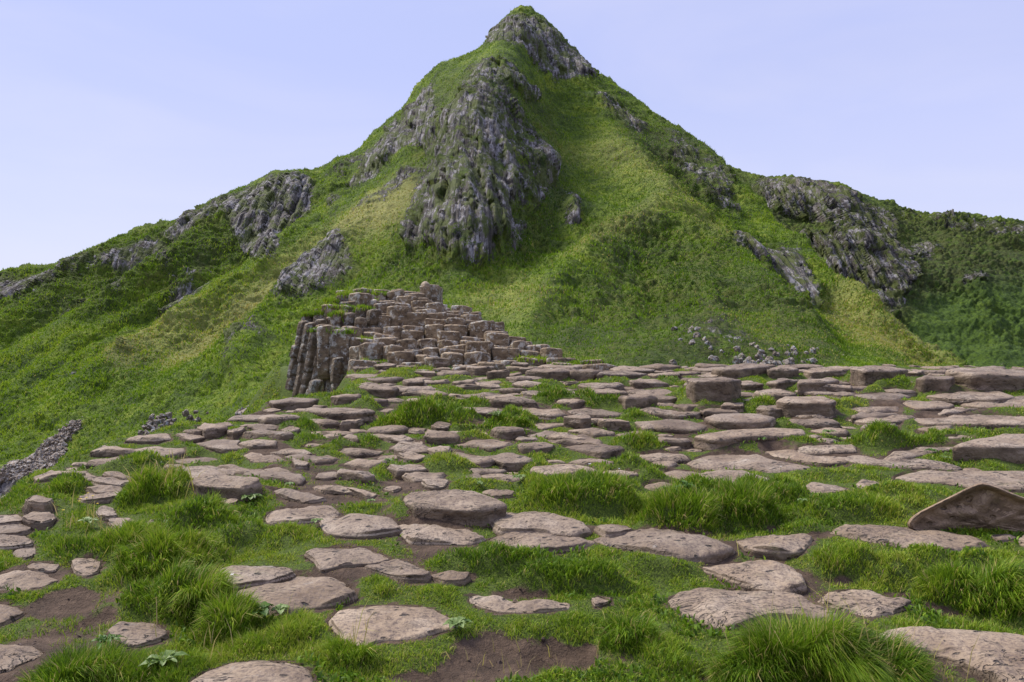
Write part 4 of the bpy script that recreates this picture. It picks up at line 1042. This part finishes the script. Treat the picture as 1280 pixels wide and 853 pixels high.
def joint_column(px, py0, py1, Y, wpx, seed, lean=0.2):
    """one standing column of the cliff: stacked drums with open joints, leaning back to the right"""
    z1 = CZ - (py0 - HY) / F * Y; z0 = CZ - (py1 + 12 - HY) / F * Y; X0 = (px - 640) / F * Y
    R = wpx / F * Y / 2 * 1.08; r = np.random.default_rng(seed); N_ = 40
    th = np.linspace(0, 2 * math.pi, 6, endpoint=False) + r.uniform(0, 1)
    out = closed_curve(np.stack([R * np.cos(th) * r.uniform(0.9, 1.1, 6), R * np.sin(th) * r.uniform(0.9, 1.1, 6)], 1), N_, 0.05)
    zs = [z0]
    while zs[-1] < z1 - 0.16: zs.append(zs[-1] + r.uniform(0.16, 0.38))
    zs[-1] = z1; V = []
    for a, b in zip(zs[:-1], zs[1:]):
        off = r.normal(0, 0.014, 2); sc = r.uniform(0.93, 1.05); e = 0.022
        for zz, k in ((a, 0.86), (a + e, 0.97), (a + (b - a) * 0.35, 1.0), (a + (b - a) * 0.7, 0.995), (b - e, 0.97), (b, 0.87)):
            nn = 1 + 0.05 * fbm(out[:, 0] * 9 + seed, out[:, 1] * 9, np.full(N_, zz * 6), 3, 41)
            V.append(np.c_[out[:, 0] * sc * k * nn + off[0] + X0 + lean * (zz - z1), out[:, 1] * sc * k * nn + off[1] + Y, np.full(N_, zz) + (0.015 * fbm(out[:, 0] * 8, out[:, 1] * 8, np.full(N_, seed * 1.0), 2, 43))])
    V.append(V[-1] * [1, 1, 1]); V[-1] = np.c_[V[-2][:, 0] * 0.4 + X0 * 0.6, V[-2][:, 1] * 0.4 + Y * 0.6, V[-2][:, 2] + 0.015]
    K = len(V); Vv = np.concatenate(V); fc = []
    for k in range(K - 1):
        for i in range(N_): fc.append((k * N_ + i, k * N_ + (i + 1) % N_, (k + 1) * N_ + (i + 1) % N_, (k + 1) * N_ + i))
    fc.append(tuple(range((K - 1) * N_, K * N_))); fc.append(tuple(range(N_))[::-1])
    o = mesh_obj('basalt_column', Vv - np.array([X0, Y, z0]), fc, MAT_WALL, loc=(X0, Y, z0))
    return o, (np.stack([X0 + out[:, 0] * 0.95, Y + out[:, 1] * 0.95], 1), z1)
WALL = [(380, 402, 508, 12.7, 15), (389, 404, 510, 12.45, 14), (401, 400, 506, 12.6, 14), (396, 412, 512, 12.1, 15), (408, 413, 505, 12.05, 18), (421, 393, 490, 12.3, 15), (416, 440, 500, 11.8, 14),
        (429, 411, 478, 12.0, 15), (436, 392, 470, 12.35, 17), (442, 430, 482, 11.75, 16), (449, 398, 470, 12.2, 16), (455, 425, 470, 11.7, 17), (386, 393, 470, 13.1, 15), (400, 391, 470, 13.0, 16),
        (462, 431, 478, 11.45, 17), (426, 448, 500, 11.4, 14), (474, 428, 474, 11.3, 24), (455, 385, 440, 12.6, 18), (468, 388, 440, 12.4, 18), (414, 376, 440, 13.3, 18), (430, 370, 440, 13.4, 18), (395, 476, 520, 10.9, 16), (488, 437, 476, 11.0, 22)]
for k, (px, a, b, Y, wp) in enumerate(WALL):
    o, top = joint_column(px, a, b, Y, wp, 70 + k, lean=0.20 if px < 412 else 0.08)
    COLS.append((o, -2, k, px, a, 'cliff'))
    if px in (400, 386, 414, 430, 455, 421, 396): TURF.append(top)

def column_turf():
    B = []; r = np.random.default_rng(3)
    for c, z in TURF:
        cc = c.mean(0); n = 420; u = r.random((n, 2)); i = r.integers(0, len(c), n); a = c[i]; b = c[(i + 1) % len(c)]
        q = cc + (a - cc) * np.sqrt(u[:, :1]) * (1 - u[:, 1:]) + (b - cc) * np.sqrt(u[:, :1]) * u[:, 1:]
        q += r.normal(0, 0.03, q.shape); B.append(np.c_[q, np.full(n, z - 0.03) + r.uniform(-0.02, 0.01, n)])
    B = np.concatenate(B); n = len(B); cl = vnoise(B[:, 0] * 5, B[:, 1] * 5, seed=5)
    a = r.uniform(0, 6.28, n)
    o = blades('grass', B, r.uniform(0.05, 0.12, n) * (1 + 0.4 * cl), np.full(n, 0.014), np.cos(a), np.sin(a) - 0.5, r.uniform(0.3, 0.95, n), np.clip(0.6 + 0.3 * cl + r.normal(0, 0.13, n), 0, 1), MAT_GRASS)
    tag(o, 'yellow-green turf grown over ledges of the column mound', 'grass', kind='stuff')
column_turf()

# ------------------------------------------------------------------ boulders of the two scree heaps
def boulder(loc, r_, seed):
    import bmesh
    bm = bmesh.new(); bmesh.ops.create_icosphere(bm, subdivisions=3, radius=1)
    v = np.array([x.co[:] for x in bm.verts]); s_ = np.array([1.0, 0.8, 0.72]) * np.random.default_rng(seed).uniform(0.8, 1.2, 3)
    q = np.sign(v) * np.abs(v) ** 0.6; k = 1 + 0.5 * fbm(v[:, 0] * 1.6 + seed, v[:, 1] * 1.6, v[:, 2] * 1.6, 4, 51)
    for x, c in zip(bm.verts, q * s_ * k[:, None] * r_ * 0.85): x.co = c
    me = bpy.data.meshes.new('boulder'); bm.to_mesh(me); bm.free(); me.materials.append(MAT_BOULDER)
    o = bpy.data.objects.new('boulder', me); SC.collection.objects.link(o); o.location = loc; o.rotation_euler = (seed * 0.7, seed * 1.3, seed * 2.1); return o
rb = np.random.default_rng(8)
# the heap at the left, behind the causeway rim
def terr_z(x, y):
    PXt, PYt, Xt, Yt, Zt = TERR1
    d = (Xt - x) ** 2 + (Yt - y) ** 2; return float(Zt.ravel()[d.argmin()])
k = 0
for ly, (n, y0) in enumerate([(8, 551), (8, 543), (6, 536), (5, 530), (4, 524)]):
    for i in range(n):
        px = 174 + ly * 4 + (i + rb.uniform(-0.3, 0.3)) * 6.6; py = y0 + rb.uniform(-2, 2) - i * 1.0; Y = 8.6 + ly * 0.25 + 0.05 * i
        p = P(px, py, Y); rr = rb.uniform(0.032, 0.058)
        o = boulder(p, rr * 1.05, 10 + k); k += 1
        tag(o, 'whitish-grey boulder in the heap beside the left slope', 'boulder', 'pale boulders heaped at the left rim')
for i in range(10):
    px = 218 + rb.uniform(-5, 45); py = 520 + rb.uniform(-6, 8); o = boulder(P(px, py, 10.2), rb.uniform(0.02, 0.05), 70 + i)
    tag(o, 'whitish-grey boulder in the heap beside the left slope', 'boulder', 'pale boulders heaped at the left rim')
for i in range(70):
    px = rb.normal(975, 42) if i < 58 else rb.uniform(840, 900); py = 456 - abs(rb.normal(0, 10)) if i < 58 else rb.uniform(405, 452)
    PXt, PYt, Xt, Yt, Zt = TERR1
    iu = int(np.clip((px + 420) / 1.5, 0, PXt.shape[0] - 1)); col = PYt[iu]; jv = int(np.argmin(np.abs(col[:-16] - py)))
    p = (Xt[iu, jv], Yt[iu, jv], Zt[iu, jv]); o = boulder(p, rb.uniform(0.10, 0.26), 100 + i)
    tag(o, 'pale lichened boulder scattered at the foot of the grassy spur', 'boulder', 'pale boulders below the right spur')
#PART5

# ------------------------------------------------------------------ rubble of the grey beach strip, pebbles on the soil
def rubble(name, pts, rad, mat, seed, label):
    import bmesh
    bm = bmesh.new(); bmesh.ops.create_icosphere(bm, subdivisions=1, radius=1)
    v0 = np.array([x.co[:] for x in bm.verts]); f0 = np.array([[v.index for v in f.verts] for f in bm.faces]); bm.free()
    r = np.random.default_rng(seed); n = len(pts); A = r.normal(size=(n, 3, 3)); Q = np.linalg.qr(A)[0]
    jit = 1 + 0.45 * r.uniform(-1, 1, (n, len(v0), 1)); V = v0[None] * jit * r.uniform(0.55, 1.15, (n, 1, 3)) * rad[:, None, None]
    V = np.einsum('nij,nkj->nki', Q, V) + pts[:, None]
    Fc = f0[None] + (np.arange(n) * len(v0))[:, None, None]
    o = fast_mesh(name, V.reshape(-1, 3), Fc.reshape(-1, 3), np.full(n * len(f0), 3), mat, False)
    return tag(o, label, 'gravel', kind='stuff')
def scree_rubble():
    PXt, PYt, Xt, Yt, Zt = TERR1; r = np.random.default_rng(4); g = g1m(PXt, PYt)
    w_ = (g > 0.45) & (PXt > -60) & (PXt < 400); ii = np.flatnonzero(w_.ravel()); ii = ii[r.integers(0, len(ii), 9000)]
    p = np.stack([Xt.ravel()[ii], Yt.ravel()[ii], Zt.ravel()[ii]], 1) + r.normal(0, 0.1, (9000, 3))
    m = stone_material('beach_gravel', (1.1, 1.15, 1.2), 0.5)
    rubble('gravel', p, r.uniform(0.04, 0.12, 9000) * (1 + (r.random(9000) < 0.05) * 1.8), m, 5, 'grey gravel and rubble at the foot of the left slope')
    x = r.uniform(-4, 7, 26000); y = 2.4 * np.exp(r.random(26000) * 1.5); so = gsample(SOIL, x, y) * (gsample(OK, x, y) > 0.5); k = (so > 0.45) & (r.random(26000) < 0.35); x, y = x[k], y[k]
    z = gsample(GZ, x, y); mm = M('soil_crumbs'); n_ = mm.noise(mm.coord(), 40, 2); mm = mm.done(mm.ramp(n_, (0.4, (0.05, 0.034, 0.026)), (0.6, (0.13, 0.09, 0.07)), (0.72, (0.32, 0.27, 0.24))), 0.9)
    rubble('gravel', np.stack([x, y, z], 1), np.clip(r.exponential(0.0035, len(x)), 0.0015, 0.014), mm, 6, 'crumbs of soil and small grit on the bare brown patches')
scree_rubble()

# ------------------------------------------------------------------ broad-leaved plants, stalks and small flowers
def leaf_mat(name, c1, c2):
    m = M(name); n_ = m.noise(m.coord(), 30, 4, 0.6); col = m.ramp(n_, (0.35, c1), (0.65, c2)); m.done(col, 0.5)
    tr = m.n('ShaderNodeBsdfTranslucent'); m.l(col, tr.inputs[0]); ms = m.n('ShaderNodeMixShader'); ms.inputs[0].default_value = 0.25
    m.l(m.b.outputs[0], ms.inputs[1]); m.l(tr.outputs[0], ms.inputs[2]); m.l(ms.outputs[0], m.t.nodes['Material Output'].inputs[0]); return m.m
LEAF_PALE = leaf_mat('pale_leaf', (0.12, 0.20, 0.045), (0.26, 0.34, 0.11)); LEAF_DARK = leaf_mat('dark_leaf', (0.05, 0.12, 0.015), (0.12, 0.22, 0.03))
def plant(px, py, L, n, mat, label, w_=0.36, up=0.35, seed=0):
    Y = float(Yof(py)); X = (px - 640) / F * Y; z = float(gsample(GZ, np.array([X]), np.array([Y]))[0]) + 0.012; r = np.random.default_rng(seed + int(px))
    V = []; Fc = []; L *= 0.82; n = int(n * 1.5)
    for k in range(n):
        a = k * 2.399 + r.uniform(-0.3, 0.3); l = L * r.uniform(0.65, 1.15) * (0.6 + 0.4 * k / n); el = up * (1.5 - k / n) + r.uniform(-0.1, 0.15); b0 = len(V)
        for i in range(8):
            t = i / 7; wd = l * w_ * math.sin(math.pi * min(1, 0.12 + t * 0.88)) ** 0.7 * (0.35 + 0.65 * min(1, t * 2.2)); wd = max(wd, l * 0.02)
            R = l * t; hz = R * math.sin(el) - 0.9 * (el + 0.2) * l * t ** 3 * 0.6 + 0.02
            for j, s_ in enumerate((-1, -0.5, 0, 0.5, 1)):
                wav = 0.03 * l * math.sin(t * 14 + j * 2 + k) * abs(s_)
                V.append((R * math.cos(el) * math.cos(a) - s_ * wd * math.sin(a) * 0.5, R * math.cos(el) * math.sin(a) + s_ * wd * math.cos(a) * 0.5, hz + abs(s_) * wd * 0.22 + wav))
        for i in range(7):
            for j in range(4): q = b0 + i * 5 + j; Fc.append((q, q + 1, q + 6, q + 5))
    return tag(mesh_obj('broadleaf_plant', V, Fc, mat, loc=(X, Y, z)), label, 'plant')
for a in [
 (572, 787, .085, 15, LEAF_PALE, 'pale green rosette plant on the soil edge beside the largest round slab', .55, .3),
 (322, 778, .11, 18, LEAF_DARK, 'leafy dock plant in front of the wide pitted slab at lower left', .6, .7),
 (350, 771, .08, 10, LEAF_PALE, 'paler dock leaves just right of the leafy dock plant', .6, .5),
 (312, 629, .12, 8, LEAF_PALE, 'plant with large pale leaves under the slab over the black hollow', .6, .3),
 (362, 613, .07, 8, LEAF_PALE, 'small pale rosette on turf right of the slab over the black hollow', .6, .35),
 (278, 614, .06, 7, LEAF_PALE, 'small leafy plant against the dark face of the overhanging slab', .6, .6),
 (952, 553, .09, 16, LEAF_DARK, 'dark rosette plant behind the fan-shaped rough slab', .4, .5),
 (990, 549, .09, 14, LEAF_DARK, 'second dark leafy plant, right of the rosette behind the fan-shaped slab', .4, .6),
 (1036, 546, .09, 12, LEAF_PALE, 'greyish leafy plant in turf left of the long grass strip', .5, .6),
 (1165, 569, .07, 12, LEAF_DARK, 'low leafy plant beside the thick slab at the right edge', .5, .4),
 (1182, 575, .06, 8, LEAF_PALE, 'small pale leaves below the low plant near the thick right slab', .5, .4),
 (648, 605, .10, 9, LEAF_PALE, 'leafy plant between the cracked flat slab and the grass clump', .5, .3),
 (600, 611, .06, 8, LEAF_PALE, 'little grey-green rosette behind the raised dark-fronted block', .5, .4),
 (486, 584, .07, 12, LEAF_PALE, 'whitish-green leafy weed on the turf right of the wedge-shaped stone', .4, .7),
 (622, 533, .15, 12, LEAF_PALE, 'silvery long-leaved plant in the tall grass below the column mound', .25, .9),
 (860, 622, .17, 14, LEAF_DARK, 'clump of long strap leaves on the biggest grass clump', .18, .9),
 (838, 640, .14, 8, LEAF_DARK, 'broad drooping leaves low on the front of the biggest grass clump', .3, .6),
 (205, 838, .11, 9, LEAF_PALE, 'pale fallen leaves in the grass near the bottom left', .45, .25),
 (132, 812, .12, 12, LEAF_DARK, 'broad-leaved weed in the long grass at the lower left', .3, .8),
 (465, 636, .06, 7, LEAF_PALE, 'small pale plant left of the raised dark-fronted block', .5, .4),
 (1003, 640, .06, 6, LEAF_PALE, 'little leafy plant on the turf edge above the soil bank', .5, .5),
 (1130, 612, .07, 8, LEAF_PALE, 'flat leafy weed left of the straight-edged slab', .5, .3),
 (395, 660, .06, 8, LEAF_PALE, 'grey-green weed left of the undercut broad stone', .5, .4),
 (112, 660, .10, 10, LEAF_PALE, 'pale leafy weed among yellow flowers at the left', .35, .7)]: plant(*a)

def stalks():
    r = np.random.default_rng(12); B = []; Ls = []; D = []
    for (cx, cy, sx, sy, n, L) in [(205, 612, 35, 18, 40, .20), (110, 655, 30, 15, 25, .14), (1010, 842, 90, 14, 34, .22), (1130, 850, 60, 12, 16, .2), (960, 685, 25, 6, 4, .14), (440, 812, 20, 12, 10, .2), (160, 700, 50, 20, 22, .12), (760, 606, 50, 10, 14, .10), (870, 640, 50, 10, 14, .12), (250, 800, 90, 25, 26, .14), (590, 500, 40, 8, 18, .12), (780, 800, 60, 20, 10, .14), (1240, 740, 40, 15, 10, .12), (650, 820, 90, 30, 22, .08)]:
        for i in range(n):
            px = r.normal(cx, sx * 0.6); py = r.normal(cy, sy * 0.5); Y = float(Yof(py)); X = (px - 640) / F * Y
            B.append((X, Y, float(gsample(GZ, np.array([X]), np.array([Y]))[0]))); Ls.append(L * r.uniform(0.6, 1.3))
    B = np.array(B); n = len(B); a = r.uniform(0, 6.28, n)
    o = blades('dry_grass', B, np.array(Ls), np.full(n, 0.0042) * (B[:, 1] / 3.3), np.cos(a), np.sin(a), r.uniform(0.1, 0.97, n), r.uniform(0.92, 1.0, n), MAT_GRASS)
    tag(o, 'dry straw-coloured stalks and fallen stems standing among the turf', 'dry grass', kind='stuff')
stalks()
def flower(px, py, r_, col, h, label, group):
    Y = float(Yof(py)); X = (px - 640) / F * Y; z = float(gsample(GZ, np.array([X]), np.array([Y]))[0]); V = [(0, 0, h)]; Fc = []
    for k in range(6):
        a = k * math.pi / 3
        b = len(V); V += [(r_ * .5 * math.cos(a - .45), r_ * .5 * math.sin(a - .45), h + r_ * .25), (r_ * math.cos(a), r_ * math.sin(a), h + r_ * .45), (r_ * .5 * math.cos(a + .45), r_ * .5 * math.sin(a + .45), h + r_ * .25)]
        Fc.append((0, b, b + 1, b + 2))
    t = bpy.data.objects.new('flower', None); SC.collection.objects.link(t); t.location = (X, Y, z); tag(t, label, 'flower', group)
    mesh_obj('petals', V, Fc, col, t); w2 = 0.0012; mesh_obj('stem', [(-w2, 0, 0), (w2, 0, 0), (0, w2, 0), (-w2, 0, h), (w2, 0, h), (0, w2, h)], [(0, 1, 4, 3), (1, 2, 5, 4), (2, 0, 3, 5)], LEAF_DARK, t)
MY = M('yellow_petal').done((0.75, 0.55, 0.03), 0.5); MW = M('white_petal').done((0.8, 0.8, 0.78), 0.5)
for p in [(101, 645), (108, 643), (99, 648), (116, 640), (79, 659), (110, 637), (122, 650)]: flower(*p, .010, MY, .10, 'tiny yellow flower in the long grass at the left', 'yellow flowers in the left grass')
flower(1064, 512, .012, MY, .05, 'single tiny yellow flower on the strip of turf near the right skyline', None)
flower(348, 582, .010, MY, .03, 'single tiny yellow flower on the turf left of the wedge-shaped stone', None)
flower(737, 603, .013, MW, .10, 'small white flower on the grass bank, left of its twin', None)
flower(774, 604, .009, MW, .09, 'smaller white flower on the grass bank, right of its twin', None)
flower(290, 756, .010, MW, .13, 'small white flower in grass above the leafy dock plant', None)
flower(976, 592, .009, MW, .05, 'small white flower on turf in front of the fan-shaped slab', None)

def weeds():
    n0 = 60000; r = np.random.default_rng(31); y = 2.35 * np.exp(r.random(n0) * 1.3); px = r.uniform(-40, 1320, n0); x = (px - 640) / F * y
    k = (gsample(OK, x, y) > 0.6) & (gsample(SOIL, x, y) < 0.45) & (vnoise(x * 4, y * 4, seed=7) > 0.25) & (r.random(n0) < 0.9); x, y = x[k], y[k]; n = len(x)
    z = gsample(GZ, x, y) + gsample(BLADE, x, y) * 0.25; a = r.uniform(0, 6.28, n)
    o = blades('low_weeds', np.stack([x, y, z], 1), r.uniform(0.018, 0.045, n), r.uniform(0.007, 0.015, n), np.cos(a), np.sin(a), r.uniform(0.6, 0.97, n), np.clip(0.32 + r.normal(0, 0.15, n) + 0.3 * (r.random(n) < 0.1), 0, 0.9), MAT_GRASS)
    tag(o, 'small round-leaved weeds mixed into the turf', 'weeds', kind='stuff')
weeds()
def hill_grass():
    PXt, PYt, Xt, Yt, Zt = TERR1; r = np.random.default_rng(32); nt_ = Xt.shape[1]; M_ = 420000
    i = r.integers(1, Xt.shape[0] - 2, M_); j = r.integers(8, nt_ - 14, M_); px = PXt[i, j]; rk = r1(px, PYt[i, j]); st = s1(px, PYt[i, j]); g = g1m(px, PYt[i, j]); hh = h1(px, PYt[i, j])
    k = (px > -30) & (px < 1240) & (g < 0.3) & (r.random(M_) > rk * 1.5 - 0.25) & (Yt[i, j] > 29); i, j, st, hh = i[k], j[k], st[k], hh[k]; n = len(i)
    u = r.random((n, 2)); B = np.stack([A[i, j] + (A[i + 1, j] - A[i, j]) * u[:, 0] + (A[i, j + 1] - A[i, j]) * u[:, 1] for A in (Xt, Yt, Zt)], 1); B[:, 2] -= 0.05
    cl = vnoise(B[:, 0] * 0.9, B[:, 1] * 0.9, B[:, 2] * 0.9, 3); c2 = fbm(B[:, 0] * 0.16, B[:, 1] * 0.16, B[:, 2] * 0.16, 3, 8); a = r.uniform(0, 6.28, n)
    L = r.uniform(0.14, 0.34, n) * np.clip(B[:, 1] / 60, 0.5, 1) * (1 + 0.5 * cl) * (1 - 0.3 * st)
    tone = np.clip(0.45 + 0.10 * np.clip((560 - PXt[i, j]) / 150, 0, 1) + 0.25 * c2 + 0.22 * cl + r.normal(0, 0.12, n) - 0.22 * hh * (1 - st), 0, 0.86); tone = np.where(r.random(n) < st * 0.85 + 0.02, r.uniform(0.88, 0.98, n), tone)
    o = blades('hillside_grass', B, L, r.uniform(0.05, 0.10, n) * np.clip(B[:, 1] / 60, 0.5, 1), np.cos(a) + 0.3, np.sin(a) - 0.6, r.uniform(0.3, 0.9, n), tone, MAT_GRASS)
    tag(o, 'rough long grass covering the slopes of the steep hill', 'grass', kind='stuff')
hill_grass()

# ------------------------------------------------------------------ what each stone is
ORD = 'nearest second third fourth fifth sixth seventh eighth ninth tenth eleventh twelfth thirteenth fourteenth fifteenth sixteenth seventeenth eighteenth nineteenth twentieth twenty-first twenty-second twenty-third twenty-fourth twenty-fifth'.split()
LANDM = [(892, 482, 'tall squared skyline block'), (567, 632, 'raised dark-fronted block'), (1225, 635, 'tent-shaped stone'), (282, 603, 'slab over the black hollow'), (925, 524, 'domed dark-faced block'),
 (1100, 465, 'upright chipped skyline block'), (433, 496, 'rounded block below the cliff'), (72, 588, 'stone perched over gravel'), (50, 630, 'squared stub at the rim'), (195, 538, 'heap of pale boulders'),
 (1250, 552, 'thick slab at the edge'), (930, 570, 'fan-shaped rough slab'), (628, 488, 'smooth dome in tall grass'), (825, 453, 'highest flat dome on the skyline'), (380, 641, 'pitted oval slab'), (1240, 470, 'thick skyline ledge block'),
 (444, 590, 'wedge-shaped stone'), (515, 469, 'pinkish lopsided stone'), (1240, 524, 'longest pale slab'), (620, 590, 'twin slabs behind the raised block'), (720, 548, 'stones left of the round tussock'), (335, 548, 'angular stones at the left crest')]
buckets = {}
for o, lab, side, pts, big in SOUT:
    if lab: tag(o, lab, 'stone', 'basalt stones of the causeway pavement'); continue
    cx, cy = pts.mean(0); k = min(range(len(LANDM)), key=lambda q: math.hypot(cx - LANDM[q][0], (cy - LANDM[q][1]) * 2.5)); dx = cx - LANDM[k][0]; dy = (cy - LANDM[k][1]) * 2.5
    d = ('left of' if dx < 0 else 'right of') if abs(dx) > abs(dy) else ('behind' if dy < 0 else 'in front of')
    buckets.setdefault((k, d), []).append((math.hypot(dx, dy), o, side, big))
for (k, d), L in buckets.items():
    L.sort(key=lambda q: q[0])
    for i, (_, o, side, big) in enumerate(L):
        size = 'small' if big < 0.34 else ('middling' if big < 0.55 else 'wide'); look = 'dark-faced' if side > 7 else 'flat'
        w1 = {'left of': 'left of the', 'right of': 'right of the', 'behind': 'behind the', 'in front of': 'in front of the'}[d]
        tag(o, f'{size} {look} stone, {ORD[min(i, 24)]}{" nearest" if i else ""} {w1} {LANDM[k][2]}', 'stone', 'basalt stones of the causeway pavement')
ORD[0] = 'first'
rows_ = {}
for c in COLS:
    c[0]['kind'] = 'thing'
    if isinstance(c[5], str) and c[5] not in ('step', 'cliff') or c[5] == '': tag(c[0], c[5] or 'low pale-topped block near the left crest of the stepped mound', 'column', 'basalt columns of the stepped mound')
    else: rows_.setdefault(c[1], []).append(c)
for j_i, j in enumerate(sorted(k for k in rows_ if k >= 0)):
    for i, c in enumerate(sorted(rows_[j], key=lambda q: q[3])): tag(c[0], f'mound column, {ORD[i]} from the left on the {ORD[j_i]} step up', 'column', 'basalt columns of the stepped mound')
for i, c in enumerate(sorted(rows_.get(-2, []), key=lambda q: q[3])):
    tag(c[0], f'tall jointed column in the cliff, {ORD[min(i, 24)]} from its left end', 'column', 'standing columns of the cliff')
